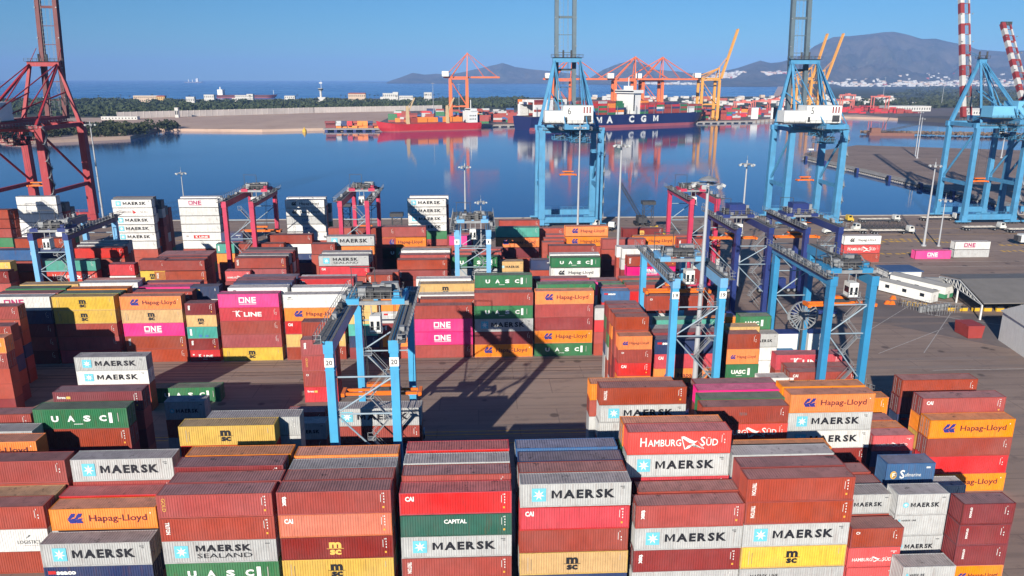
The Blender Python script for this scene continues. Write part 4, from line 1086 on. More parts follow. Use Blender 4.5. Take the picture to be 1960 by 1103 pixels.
# canopy of the far coastal wood
LEAFD = ground_mat("dark green foliage", (0.036, 0.055, 0.026), (0.085, 0.105, 0.045), 0.11, (0.02, 0.032, 0.016))
LEAF2 = ground_mat("olive green foliage", (0.030, 0.042, 0.016), (0.075, 0.082, 0.034), 0.25, (0.018, 0.026, 0.012))
def leaf_mass(name, blobs, m, seed, per=120, size=1.0):
    rr = random.Random(seed); mb = MB()
    for (x, y, z, rx, ry, rz) in blobs:
        for _ in range(per):
            a = rr.uniform(0, 6.283); c = rr.uniform(-.35, 1); s = math.sqrt(max(0, 1-c*c)); q = rr.uniform(.72, 1.04)
            p = Vector((x+rx*s*math.cos(a)*q, y+ry*s*math.sin(a)*q, max(.2, z+rz*c*q)))
            d1 = Vector((rr.uniform(-1,1), rr.uniform(-1,1), rr.uniform(-1,1))).normalized(); d2 = d1.cross(Vector((rr.uniform(-1,1), rr.uniform(-1,1), rr.uniform(-1,1)))).normalized()
            w = size*rr.uniform(.6, 1.4)
            mb.add([p-d1*w-d2*w*.6, p+d1*w-d2*w*.5, p+d1*w*.9+d2*w*.6, p-d1*w*.8+d2*w*.7], [(0,1,2,3)])
    return mb.build(name, m)
rr = random.Random(11); bl = []
for k in range(1150):
    t = rr.random(); x = -1350+t*1500
    y0 = 1200+max(0, (x+540))*.62 if x > -540 else 1200+(-540-x)*.25
    dep = 780 if x < -300 else 680; y = y0+25+rr.random()**1.5*dep
    h = rr.uniform(5, 9.5); bl.append((x, y, h*.45, rr.uniform(8, 17), rr.uniform(8, 15), h*.6))
wd = leaf_mass("far_wood", bl, LEAFD, 5, 34, 2.6); wd["kind"] = 'stuff'
tag(wd, "dark green belt of trees on the far shore behind the wall", "wood")
bl = []
for k in range(70):
    x = rr.uniform(-470, -352); y = 752+ (x+470)*.42+rr.uniform(8, 150); bl.append((x, y, 3, rr.uniform(6, 11), rr.uniform(6, 11), rr.uniform(4, 8.5)))
for k in range(60):
    x = rr.uniform(-760, -460); bl.append((x, 790+rr.uniform(-10, 140)+(-460-x)*.02, 3.2, rr.uniform(8, 14), rr.uniform(8, 12), rr.uniform(5, 9)))
mg = leaf_mass("mangrove_thicket", bl, LEAF2, 6, 110, 1.3); mg["kind"] = 'stuff'
tag(mg, "dense green mangrove thicket at the water's edge on the left", "thicket")
bl = []
for k in range(700):
    t = rr.random()**1.4; y = 1560+t*5200; x = y*.62+rr.random()*y*.62-220; h = rr.uniform(5, 9); bl.append((x, y, h*.4, rr.uniform(18, 44), rr.uniform(14, 40), h*.55))
pl = leaf_mass("plain_woodland", bl, LEAF2, 8, 26, 5.5); pl["kind"] = 'stuff'
tag(pl, "green scrub woodland on the plain below the big mountain", "woodland")
PALM = mat("palm frond green", (0.03, 0.045, 0.02), 0.8, 0, 0.2, 1); TRUNK = mat("palm trunk", (0.12, 0.09, 0.06), 0.9, 0, 0.2, 1)
def palm(x, y, h, seed):
    q = random.Random(seed); T = thing("palm_tree", "tall palm standing above the dark far tree belt", "palm tree", (x, y, 0), q.uniform(0, 6), "palms along the far shore")
    m = MB(); m.tube((0,0,0), (.6,0,h), .35, 6, 0, .22); m.build("trunk", TRUNK, T)
    m = MB()
    for k in range(11):
        a = k*.571+q.uniform(-.2, .2); r_ = q.uniform(3.2, 4.4); e = q.uniform(-.5, 1.3)
        m.add([(.6,0,h), (.6+math.cos(a)*r_*.5-math.sin(a)*.8, math.sin(a)*r_*.5+math.cos(a)*.8, h+e+.5), (.6+math.cos(a)*r_, math.sin(a)*r_, h+e-1.2), (.6+math.cos(a)*r_*.5+math.sin(a)*.8, math.sin(a)*r_*.5-math.cos(a)*.8, h+e+.5)], [(0,1,2,3)])
    m.build("crown", PALM, T)
for k, (px, hh) in enumerate(((-930,15), (-870,17), (-845,14), (-812,17), (-700,15), (-560,15), (-450,16), (-330,17), (-316,15), (-255,18), (-244,16), (-238,17), (-195,14), (-120,18), (-105,16), (-92,19), (-60,17), (-35,16))):
    palm(px, 1960+rr.uniform(-40, 60), hh+1, k)
# long white wall and outbuildings on the sand
WALLM = mat("whitewashed wall", (0.56, 0.50, 0.46), 0.9, 0, 0.12, 0.05, (0.3, 0.24, 0.2), 0.4)
mb = MB(); A = Vector((-522, 1164, 0)); B = Vector((-276, 1352, 0)); C2 = Vector((-62, 1462, 0)); n = 0
for P, Q in ((A, B), (B, C2)):
    mb.bar(P+Vector((0,0,5)), Q+Vector((0,0,5)), .5, 9.2, 0); kk = int((Q-P).length/9)
    for i in range(kk+1): p = P+(Q-P)*i/kk; mb.box(p.x-.4, p.y-.5, .4, p.x+.4, p.y+.4, 10.0, 0)
tag(mb.build("boundary_wall", WALLM), "long white panelled wall behind the bare sand on the far shore", "wall")
PLAST = mat("white rendered wall", (0.62, 0.60, 0.56), 0.85, 0, 0.08, 0.2); CREAM = mat("cream rendered wall", (0.60, 0.46, 0.34), 0.85, 0, 0.08, 0.2); ROOFR = mat("terracotta roof", (0.42, 0.10, 0.06), 0.85, 0, 0.12, 0.4)
def house(x, y, w, d, h, label, wall=None, roof=None, floors=2, name="house", cat="building", steps=0, rz=0.0):
    T = thing(name, label, cat, (x, y, 0.4), rz)
    if y > 1900 and x < 0: h += 6.5
    m = MB(); m.box(-w/2, -d/2, 0, w/2, d/2, h)
    if steps:
        m.box(w*.15, -d/2+.2, h+.01, w*.5, d/2-.2, h+3.2); m.box(-w/2-steps, -d/2+1, 0, -w/2-.01, d/2-1, h*.6)
    m.build("wall", wall or PLAST, T); m = MB()
    if roof: m.poly([(-w/2-.6,-d/2-.5,h+.02), (w/2+.6,-d/2-.5,h+.02), (w/2-1.5,0-d*.1,h+2.4), (-w/2+1.5,0-d*.1,h+2.4)], (0,d+1,0))
    else: m.box(-w/2-.3, -d/2-.3, h+.01, w/2+.1*w-.3 if False else w/2+.3, d/2+.3, h+.5) if not steps else m.box(-w/2-.3, -d/2-.35, h-.45, w*.1, -d/2-.02, h+.5)
    m.build("roof", roof or PLAST, T)
    nw = max(2, int(w/4.5))
    for f in range(floors):
        for i in range(nw):
            m = MB(); xx = -w/2+(i+.5)*w/nw; zz = (f+.3)*h/floors; m.box(xx-.8, -d/2-.06, zz, xx+.8, -d/2-.01, zz+h/floors*.42); m.build("window", GLASS, T)
    return T
house(-812, 1985, 62, 14, 9, "long cream building with terraces among far trees at left", CREAM, None, 2)
house(-775, 1978, 20, 12, 7, "small yellow gabled building beside the long cream one", mat("yellow rendered wall", (0.62, 0.40, 0.16), 0.85), ROOFR, 2)
house(-648, 1950, 24, 12, 12, "low white terrace near the dark red hull", PLAST, None, 2)
house(-575, 1990, 44, 14, 10, "white block rising right of the dark red hull", PLAST, None, 3, steps=8)
house(-690, 1940, 20, 12, 7, "small white house half hidden in the trees", PLAST, None, 1)
house(-470, 2020, 26, 12, 8, "small white house between trees left of the control tower", PLAST, None, 2)
house(-302, 2030, 44, 14, 13, "white house with red roof and balconies in the far trees", CREAM, ROOFR, 2)
house(-212, 1990, 38, 16, 15, "big white flat roofed villa above the tree belt", PLAST, None, 2, steps=7)
house(-172, 1975, 34, 14, 9, "low white house right of the big flat roofed villa", PLAST, None, 2)
house(-122, 2050, 20, 14, 16, "white domed house near the orange crane", PLAST, None, 2)
house(-505, 1135, 50, 9, 4, "low white shed in front of the long wall", PLAST, None, 1, "shed", "shed")
house(-448, 1196, 5, 5, 14, "small white watch tower on the long wall", PLAST, None, 1, "watch_tower", "tower")
T = thing("control_tower", "white harbour control tower with dark gallery above the trees", "tower", (-396, 2040, 0.4)); m = MB(); m.tube((0,0,0), (0,0,26), 3.2, 12, 0, 2.6); m.box(-9, -5, 0, 12, 6, 11); m.build("shaft", PLAST, T)
m = MB(); m.tube((0,0,26), (0,0,29), 3, 14, 0, 6); m.tube((0,0,29.01), (0,0,32), 6, 14, 1, 6.4); m.tube((0,0,32.01), (0,0,33), 7, 14, 0, 6.6); m.build("gallery", [PLAST, GLASS], T); m = MB(); m.tube((2,0,33), (2,0,52), .5, 6); m.box(-2.5, -1, 45, 5, 1, 47.5); m.build("mast", WHITE, T)
# the town on the far hillside: uncountable white houses
tm = MB(); rr = random.Random(21); TC = [PLAST, CREAM, ROOFR]
def townhouse(x, y, z, s):
    w = s*rr.uniform(.7, 1.6); d = s*rr.uniform(.7, 1.2); h = s*rr.uniform(.5, 1.1); tm.box(x-w, y-d, z-6, x+w, y+d, z+h, 0 if rr.random() < .75 else (1 if rr.random() < .7 else 2))
for k in range(620):
    x = rr.uniform(2330, 4100); y = 8090-(x-2336)*.15+abs(rr.gauss(0, 330)); z = terrain(x, y)
    if z < 130: townhouse(x, y, z, rr.uniform(10, 19))
for k in range(620):
    x = rr.uniform(3050, 4700); y = 6350+abs(rr.gauss(0, 420)); z = terrain(x, y)
    if z < 26+40*rr.random()**3: townhouse(x, y, z, rr.uniform(7, 14))
for k in range(520):
    x = rr.gauss(4350, 520); y = 6700+rr.uniform(-100, 900); z = terrain(x, y)
    if z < 130*rr.random()**1.5: townhouse(x, y, z, rr.uniform(6, 12))
for k in range(220):
    x = rr.uniform(4700, 6200); y = 6500+abs(rr.gauss(0, 500)); z = terrain(x, y)
    if z < 25+60*rr.random()**2: townhouse(x, y, z, rr.uniform(6, 11))
for k in range(170):
    x = rr.uniform(1700, 2400); townhouse(x*1.02, 9150-(x-1700)*1.35+rr.uniform(0, 160), 3+rr.random()*8, rr.uniform(8, 18))
for k in range(170):
    y = rr.uniform(1700, 2500); x = 330+rr.random()*800*(y/2000); townhouse(x, y, 1+rr.random()*3, rr.uniform(3, 8))
to = tm.build("distant_town", TC); to["kind"] = 'stuff'; tag(to, "white houses of the town scattered below the far hills", "town")

# ------------------------------------------------------------------ cranes in the yard
rtg(-18.4, -10.4, 90, 113.4, 25.2, RTGB, "light blue gantry crane with plates reading 20, nearest to the viewer", "20", .72, 11.2, gp=RTGB)
rtg(32.2, 40.0, 118.2, 141.7, 25.2, RTGB, "light blue gantry crane with plates reading 19, holding up a rust red container", "19", .55, 19.6, gp=RTGB2, cabside=.7)
rtg(58.3, 65.2, 118.4, 141.9, 25.2, RTGB3, "mid blue gantry crane with blank white plates at the open yard edge", None, .14, 19.6, gp=RTGB3, cabside=.5)
rtg(62.0, 69.8, 175, 198.5, 22.4, NAVY, "navy blue gantry crane, left one of the navy pair", None, .60, 17.2, gp=NAVY)
rtg(78.6, 86.6, 175, 198.5, 22.4, NAVY, "navy blue gantry crane, right one of the navy pair", None, .64, 17.2, gp=NAVY)
rtg(-4.6, 2.8, 175, 198.5, 22.4, RTGB2, "pale blue gantry crane with plates reading 1 over the middle stacks", "1", .42, None, gp=RTGB2)
rtg(-101, -93.3, 175, 198.5, 22.4, RTGB2, "pale blue gantry crane with round dots at the left edge", None, .1, None, gp=NAVY, cabside=.5)
rtg(-66.1, -59.0, 202, 225.5, 25.2, PINK, "crimson gantry crane left of the white stack with black wings", None, .78, 14, gp=PINK)
rtg(-36.0, -28.9, 202, 225.5, 25.2, PINK, "crimson gantry crane right of the white stack with black wings", None, .78, 14, gp=PINK)
rtg(58.2, 65.2, 202, 225.5, 25.2, PINK, "crimson gantry crane behind the navy pair", None, .6, None, gp=PINK)
rtg(-150, -141, 202, 225.5, 25.2, PINK, "crimson gantry crane under the red quay crane at the far left", None, .45, 13, gp=PINK)
# the container hanging under crane 19
make_container(30.4, 129.9, 16.5, 12.19, 2.74, 'R', 'c2', "rust red container hanging from the orange spreader of crane 19", None, True, False)
# ------------------------------------------------------------------ quay cranes
HW = WHITE; HB = mat("sky blue house paint", (0.16, 0.44, 0.66), 0.5, 0, 0.08, 0.3)
sts(37.0, 297, 0, 22.7, 18.5, 39, 64.5, STSB, "sky blue quay crane with white house numbered 6 and boom straight up", BOOMG, 'up', 62, 84, HW, "6", 10, 7.2, 15, 19.5, sprd_y=9, hw=(-11.2, 6.6), leg_w=2.5)
sts(134.0, 297, 0, 21.0, 18.5, 39, 64.0, STSB, "sky blue quay crane with white house numbered 5 behind the navy cranes", BOOMG, 'up', 62, 84, HW, "5", 10.5, 6.6, 15, 17, sprd_y=8, hw=(-18, 3.5), leg_w=2.3)
sts(208.2, 297, 0, 20.5, 18.5, 40.5, 64.5, STSB, "sky blue quay crane with blue house and red banded boom", CRED, 'up', 66, 74, HB, "4", 1.6, 3.4, 12, 16, True, leg_w=1.8, single=True, hw=(-9, 15), housey=-2, sprd_y=9, lean=.0)
sts(236.0, 297, 0, 20.5, 18.5, 40.5, 64.5, STSB, "sky blue quay crane cut off by the right picture edge", CRED, 'up', 47, 57, HB, None, 1.6, 3.4, 12, None, True, leg_w=1.8, single=True, hw=(-6, 15), housey=-2)
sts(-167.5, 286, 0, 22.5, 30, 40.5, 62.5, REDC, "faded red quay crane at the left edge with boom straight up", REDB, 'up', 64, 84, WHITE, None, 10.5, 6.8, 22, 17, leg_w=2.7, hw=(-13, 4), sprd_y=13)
# far port cranes, booms along the berth
FARG = "orange and amber cranes of the far port"
Q = R(-90)
sts(-31, 1003, Q, 20, 21, 58, 88, ORCR, "orange far crane with lowered boom behind the red ship", ORCR, 'down', 36, 0, WHITE, None, 5, 6, 8, None, group=FARG, leg_w=3.6, detail=False)
sts(100, 1010, Q, 20, 24, 56, 86, ORCR, "orange far crane seen through the legs of the blue crane", ORCR, 'down', 40, 0, WHITE, None, 5, 6, 12, None, group=FARG, leg_w=3.6, detail=False)
sts(184, 1035, Q, 20, 26, 56, 85, ORCR, "orange far crane above the navy ship, left of its twin", ORCR, 'down', 44, 0, WHITE, None, 5, 6, 22, None, group=FARG, leg_w=3.6, detail=False)
sts(224, 1050, Q, 20, 26, 56, 85, ORCR, "orange far crane above the navy ship, right of its twin", ORCR, 'down', 44, 0, WHITE, None, 5, 6, 22, None, group=FARG, leg_w=3.6, detail=False)
sts(316, 1092, Q, 20, 24, 57, 72, YLCR, "amber far crane with raised boom at the bow of the navy ship", YLCR, 'up', 68, 74, WHITE, None, 5, 5, 10, None, group=FARG, leg_w=3.4, detail=False)
sts(533, 1290, Q, 20, 24, 58, 76, YLCR, "amber far crane with raised boom behind the left side of crane 5", YLCR, 'up', 72, 76, None, None, 5, 5, 10, None, group=FARG, leg_w=3.4, detail=False)
sts(560, 1300, Q, 20, 24, 52, 72, YLCR, "amber far crane with raised boom behind the right side of crane 5", YLCR, 'up', 80, 74, None, None, 5, 5, 10, None, group=FARG, leg_w=3.4, detail=False)
def small_gantry(x, y, w, d, h, label):
    T = thing("yard_gantry", label, "gantry crane", (x, y, .45), 0, "small pink yard gantries across the water")
    for lx in (-w/2, w/2):
        for ly in (0, d): m = MB(); m.bar((lx, ly, 0), (lx, ly, h), 1.4, 1.4); m.build("leg", PINKF, T)
    for ly in (0, d): m = MB(); m.box(-w/2-2, ly-.9, h+.01, w/2+2, ly+.9, h+2.2); m.build("girder", PINKF, T)
    m = MB(); m.box(-3, -.6, h+2.25, 3, d+.6, h+4.4); m.build("trolley", PINKF, T)
PINKF = mat("sun faded pink red paint", (0.62, 0.17, 0.13), 0.6, 0, 0.1, 0.1)
small_gantry(418, 1200, 24, 9, 21, "pink yard gantry nearest the amber crane"); small_gantry(470, 1260, 24, 9, 21, "pink yard gantry left of the blue crane numbered 5"); small_gantry(500, 1275, 22, 9, 23, "pink yard gantry beside another, left of crane 5")
small_gantry(730, 1500, 24, 10, 26, "taller pink yard gantry right of crane 5, farther one"); small_gantry(722, 1360, 27, 10, 26, "pink yard gantry right of crane 5, nearer one"); small_gantry(690, 1420, 20, 9, 18, "low pink yard gantry right of crane 5")
# ------------------------------------------------------------------ light masts
def mast(x, y, h, label, big=False, r0=.45, lean=0):
    T = thing("light_mast", label, "light mast", (x, y, 0), 0, "light masts in the yard"); m = MB(); m.tube((0,0,0), (0,0,.5), r0*2, 10); m.tube((0,0,.5), (0,0,h), r0, 12, 0, r0*.42); m.build("pole", MASTM, T)
    m = MB(); n = 12; rr_ = 1.9 if big else 1.3
    for k in range(n):
        a, b_ = 6.283*k/n, 6.283*(k+1)/n; m.tube((rr_*math.cos(a), rr_*math.sin(a), h-1), (rr_*math.cos(b_), rr_*math.sin(b_), h-1), .07, 5)
        if k % 3 == 0: m.tube((0,0,h-.9), (rr_*math.cos(a), rr_*math.sin(a), h-1), .06, 5)
    if big: m.tube((0,0,h-.4), (0,0,h-.1), 1.6, 16, 0, 1.2); m.tube((0,0,h-.1), (0,0,h+.25), 1.2, 16, 0, .3)
    m.tube((0,0,h-1), (0,0,h+1.3), .05, 5); m.build("head_ring", STEEL, T)
    for k in range(6):
        a = 6.283*k/6; c = Vector((math.cos(a)*(rr_+.35), math.sin(a)*(rr_+.35), h-1.15)); m = MB(); m.bar(c, c+Vector((math.cos(a)*.5, math.sin(a)*.5, -.25)), .75, .45, 0); m.build("floodlight", [LAMP], T)
mast(37.7, 122, 41.4, "tall grey light mast with a domed head, in front of crane 19", True, .52)
mast(36.8, 193, 41.8, "tall grey light mast between the fourth block and the quay crane 6", False, .45)
mast(36.2, 267, 41.8, "tall grey light mast standing in front of quay crane 6", False, .45)
mast(-3.8, 262, 29.0, "pale mast left of quay crane 6 with its foot hidden", False, .42)
mast(1.6, 262, 16.8, "short pale mast right of the taller pale one", False, .25)
mast(74.0, 206, 35.5, "grey light mast rising behind the crimson crane and dome headed mast", False, .4)
mast(-115, 304, 22.3, "grey light mast between the two left white stacks", False, .3)
mast(-146.5, 303, 41.0, "tall grey light mast beside the red quay crane", False, .42)
mast(158.0, 256.4, 29.4, "tall white pole on the open apron, left of a shorter one", False, .42)
mast(162.9, 255.6, 17.5, "shorter white pole on the open apron", False, .3)
for k, (x, y, h, lb) in enumerate(((330, 560, 30, "thin pale pole on the far pier, left of a pair"), (337, 575, 34, "thin pale pole on the far pier, right of a pair"), (395, 560, 34, "thin pale pole on the pier behind the banded crane"), (378, 545, 24, "short pale pole on the pier behind the banded crane"), (-58, 1090, 52, "thin white pole on the sand behind the red ship"), (-24, 1180, 50, "thin white pole left of the orange far crane"), (905, 1700, 62, "thin far mast on the plain, left one"), (1010, 1650, 58, "thin far mast on the plain, right one"))):
    mast(x, y, h, lb, False, .5)
# ------------------------------------------------------------------ vehicles on the apron
TYR = {}
def truck(x, y, rz, label, colr, trailer=True, load=None, group="terminal tractors on the quay apron", lc=None):
    T = thing("terminal_tractor", label, "truck", (x, y, 0), rz, group)
    m = MB(); m.box(-1.15, -1.25, 1.0, .9, 1.25, 2.1, 0); m.poly([(-1.15,-1.2,2.1), (.9,-1.2,2.1), (.55,-1.2,3.1), (-1.0,-1.2,3.1)], (0,2.4,0), 0); m.box(.91, -1.1, .6, 1.5, 1.1, 1.7, 0); cb = m.build("cab", [colr], T)
    m = MB(); m.add([(.93,-1.0,2.12), (.93,1.0,2.12), (.60,1.0,3.0), (.60,-1.0,3.0)], [(0,1,2,3)]); m.box(-.7, -1.26, 2.2, .4, -1.21, 2.95); m.box(-.7, 1.21, 2.2, .4, 1.26, 2.95); m.build("window", GLASS, cb)
    m = MB(); m.box(-4.6, -.55, .75, 1.3, .55, 1.05); m.box(-3.6, -1.1, 1.05, -1.4, 1.1, 1.3); m.build("chassis", DKST, T)
    for wx in (.6, -3.1):
        for wy in (-1.0, 1.0): w = wheel(T, wx, wy); w.scale = (.62, .9, .62); w.location.z = .5
    if trailer:
        m = MB(); m.box(-15.4, -.9, 1.32, -3.0, -.6, 1.62); m.box(-15.4, .6, 1.32, -3.0, .9, 1.62)
        for k in range(6): m.box(-15.4+k*2.45, -1.22, 1.35, -15.1+k*2.45, 1.22, 1.6)
        m.build("trailer", mat("pale trailer paint", (0.5, 0.47, 0.42), 0.6), T)
        for wx in (-13.4, -14.6):
            for wy in (-1.0, 1.0): w = wheel(T, wx, wy); w.scale = (.62, .9, .62); w.location.z = .5
    return T
TW = mat("white tractor paint", (0.66, 0.66, 0.62), 0.4); TY = mat("yellow tractor paint", (0.62, 0.42, 0.05), 0.4)
truck(153.5, 303, 0, "yellow cabbed tractor near the water, behind the folded lattice boom", TY)
truck(173.0, 302.5, 0, "white tractor with a flat trailer at the water's edge", TW)
truck(165.5, 278.5, 0, "white tractor beside the dark folded lattice boom", TW)
truck(147.0, 284, R(180), "white tractor facing left beneath the yellow lattice", TW, False)
truck(200.5, 305.5, 0, "white tractor with an empty trailer left of the banded crane", TW)
truck(205.0, 284, 0, "white tractor with an empty trailer in front of the banded crane", TW)
truck(219.5, 279, 0, "white tractor at the right picture edge", TW)
truck(133.5, 279.5, R(180), "white tractor with an empty trailer behind the navy cranes", TW)
truck(53.0, 291, R(60), "white tractor standing right of quay crane 6", TW, False)
truck(47.5, 296, R(180), "white tractor half hidden in front of quay crane 6", TW, False)
def boomlay(x, y, L, h, w, label, m_, rz=0):
    m = MB(); m.truss((0, 0, h/2+.8), (L, 0, h/2+.8), w, h, 10, .14); [m.box(k, -w/2, 0, k+.8, w/2, .8) for k in (1, L-2)]
    o = m.build("lattice_section", m_, None, (x, y, 0)); o.rotation_euler = (0,0,rz); tag(o, label, "lattice section")
boomlay(149.5, 286.5, 19, 3.0, 2.6, "dark grey lattice boom section lying on the apron", DKST); boomlay(129, 300, 17, 2.6, 2.4, "orange lattice frame lying near the water", ORNG)
# reefer trailer at the right
T = thing("reefer_trailer", "white box trailer parked at the right edge of the apron", "trailer", (192.5, 256.5, 0)); m = MB(); m.box(0, -1.25, 1.25, 13, 1.25, 3.95); m.build("body", WHITE, T); m = MB(); m.box(-1.2, -1.1, 1.6, -.01, 1.1, 3.4); m.build("cooling_unit", DKST, T)
for wx in (10.2, 11.5): [wheel(T, wx, wy) for wy in (-1, 1)]
# mobile crane with a lattice jib leaning left
T = thing("crawler_crane", "dark crawler crane with a thin lattice jib leaning left", "mobile crane", (66.5, 301, 0)); m = MB(); m.box(-2.6, -3, 0, -1.4, 3, 1.2); m.box(1.4, -3, 0, 2.6, 3, 1.2); m.build("track", BLACK, T); m = MB(); m.box(-1.7, -3.4, 1.25, 1.7, 2.4, 3.6); m.build("upper_body", DKST, T); m = MB(); m.truss((0, 1, 2.5), (-9.5, -2, 17.3), 1.0, 1.0, 12, .09); m.tube((-9.5,-2,17.3), (1,-3,4), .05, 5); m.build("jib", DKST, T)
# stacker and yellow machines near the crimson crane
def stacker(x, y, rz, label, c, sc=1.0):
    T = thing("reach_stacker", label, "stacker", (x, y, 0), rz); T.scale = (sc, sc, sc); m = MB(); m.box(-3.5, -1.7, 1, 3.2, 1.7, 2.4); m.box(-3.6, -1.6, 2.4, -1.6, 1.6, 3.0); m.build("body", c, T); m = MB(); m.box(-.9, -.8, 2.42, .9, .8, 4.2); m.build("cab", GLASS, T); m = MB(); m.bar((-3, .95, 3.3), (4.6, .95, 6.2), .7, .8); m.box(4.2, -1.9, 5.0, 5.2, 3.8, 5.7); m.build("boom", c, T)
    for wx in (-2.4, 2.3): [wheel(T, wx, wy, .8) for wy in (-1.5, 1.5)]
stacker(60.5, 262, R(20), "yellow stacker beside the dark lattice tower", YEL); stacker(66.5, 266, R(160), "second yellow stacker, right of the dark lattice tower", YEL, .9)
def frame_tower(x, y, w, d, h, label):
    m = MB(); m.truss((0,0,0), (0,0,h), w, d, max(3, int(h/2.2)), .13); m.box(-w*.7, -d*.6, h, w*.7, d*.6, h+1.2); tag(m.build("lattice_tower", DKST, None, (x, y, 0)), label, "lattice tower")
frame_tower(62.5, 272, 3.4, 3, 13, "dark lattice tower standing behind the crimson gantry"); frame_tower(-44.0, 258, 2.6, 2.4, 15, "thin dark lattice tower right of the white stack with wings"); frame_tower(-27.5, 262, 3.2, 3, 11, "dark lattice tower right of the crimson crane, left of white stack"); frame_tower(-62.6, 262, 2.2, 2.2, 13, "thin dark lattice tower left of the white stack with wings")
# red barge hull behind the tower
# ------------------------------------------------------------------ site buildings at the right
GREENP = mat("green skirting paint", (0.05, 0.24, 0.12), 0.6)
def cabin(x, y, rz, w, d, h, label, skirt=False):
    T = thing("site_cabin", label, "cabin", (x, y, 0), rz); m = MB(); m.box(0, 0, .35, w, d, h, 0)
    if skirt: m.box(-.03, -.03, .35, w+.03, d+.03, 1.5, 1)
    m.build("wall", [WHITE, GREENP], T); m = MB(); m.poly([(-.3,-.3,h+.01), (w+.3,-.3,h+.01), (w+.3,d/2,h+.5), (w+.3,d+.3,h+.01), (-.3,d+.3,h+.01), (-.3,d/2,h+.5)] if False else [(-.3,-.3,h+.01), (-.3,d+.3,h+.01), (-.3,d/2,h+.45)], (w+.6,0,0), 0); m.build("roof", mat("grey cabin roof", (0.36,0.35,0.33), 0.7), T)
    for k in range(3): m = MB(); m.box(w*(k+.5)/3-.6, -.05, 1.5, w*(k+.5)/3+.6, -.008, 2.4); m.build("window", GLASS, T)
    m = MB(); m.box(w+.008, d*.3, .4, w+.05, d*.3+.9, 2.3); m.build("door", mat("off white door", (.6,.58,.55), .6), T)
cabin(111.5, 199.0, R(-62), 15, 3.2, 3.2, "long white site cabin with dark windows at the yard edge"); cabin(117.0, 203.5, R(-62), 16, 4.0, 3.6, "white site cabin with green skirting under a grey roof", True); cabin(124.5, 197.0, R(-8), 5, 4.6, 3.2, "small white annex beside the green skirted cabin")
SHR = mat("dull grey sheet roof", (0.20, 0.185, 0.17), 0.8, 0, 0.1, 0.3); T = thing("open_shed", "open sided shed with wide grey roof and white trusses", "shed", (0, 0, 0))
m = MB(); m.poly([(129.4,200.2,4.3), (126.5,187.0,6.5), (123.2,172.0,4.3), (123.2,172.0,4.05), (126.5,187,6.25), (129.4,200.2,4.05)], (75,0,0)); m.build("roof", SHR, T)
m = MB(); E0 = Vector((129.2,200.0,3.7)); E1 = Vector((123.0,172.1,3.7)); AP = Vector((126.3,187.0,6.1)); m.bar(E0, E1, .2, .2); m.bar(E0, AP, .2, .2); m.bar(AP, E1, .2, .2)
for k in range(1, 12):
    t = k/12; b0 = E0+(E1-E0)*t; a0 = E0+(AP-E0)*(t/.466) if t < .466 else AP+(E1-AP)*((t-.466)/.534); m.bar(b0, a0, .12, .12); b1 = E0+(E1-E0)*((k+1)/12); m.bar(a0, b1, .09, .09)
m.build("truss", WHITE, T)
for px, py in ((129.2,200.0), (126.3,187.0), (123.0,172.2), (133,172.2), (143,172.2), (154,172.2)): m = MB(); m.box(px-.16, py-.16, 0, px+.16, py+.16, 3.7); m.build("post", WHITE, T)
BLUER = mat("blue sheet roof", (0.05, 0.10, 0.22), 0.7); m = MB(); m.box(118, 206, 0, 127.5, 213, 3.6, 0); m.box(117.6, 205.6, 3.62, 127.9, 213.4, 3.9, 1); tag(m.build("store_shed", [WHITE, BLUER]), "low store with a dark blue roof behind the white cabins", "shed")
T = thing("warehouse", "plain white warehouse cut off by the right picture edge", "warehouse", (0,0,0)); m = MB(); m.poly([(117.6,157.5,0), (114.6,141,0), (114.6,141,6.2), (117.6,157.5,6.8)], (40,0,0), 0); m.build("wall", WHITE, T); m = MB(); m.poly([(117.2,158,6.85), (114.2,140.5,6.3), (115.4,148.8,11.0)], (42,0,0)); m.build("roof", WHITE, T)
for k, (x, y, lb) in enumerate(((109.5, 184.5, "grey mesh cage corner of the fenced compound"),)):
    m = MB(); m.rail((x, y, 0), (x+13, y-6, 0), 2.2, .8, .06); m.rail((x+4, y-9, 0), (x+13, y-6, 0), 2.2, .8, .06); m.rail((x, y, 0), (x+4, y-9, 0), 2.2, .8, .06)
    for q in range(9): m.box(x+2+q*1.1, y-6+q*.3, 0, x+2.6+q*1.1, y-5.2+q*.3, 1.6)
    tag(m.build("fence_compound", STEEL), "grey mesh fenced compound in front of the open shed", "fence")
REDP = mat("dull red skip paint", (0.30, 0.04, 0.035), 0.6); m = MB(); m.poly([(0,0,.1), (3.2,0,.1), (3.6,0,3.0), (-.3,0,3.0)], (0,5,0)); tag(m.build("skip", REDP, None, (111.2, 158.5, 0)), "dull red waste skip beside the white warehouse", "skip")
for k, (x, y) in enumerate(((110.5, 190.5), (106.5, 186.0), (107.6, 185.7))):
    m = MB(); m.poly([(0,0,0), (1.6,0,0), (1.1,0,1.0), (.5,0,1.0)], (0,.6,0)); tag(m.build("barrier", ORNG, None, (x, y, 0)), "orange traffic barrier on the asphalt near the white cabin", "barrier", "orange traffic barriers")
for k in range(9):
    m = MB(); m.box(0, 0, .05, 1.9, .5, .9, 0); m.box(.2, -.02, .9, 1.7, .52, 1.25, 1); tag(m.build("barrier", [YEL, DKST], None, (119.5+k*3.0, 179.5-k*.25, 0)), "yellow barrier in the row under the open shed edge", "barrier", "yellow barriers under the shed")
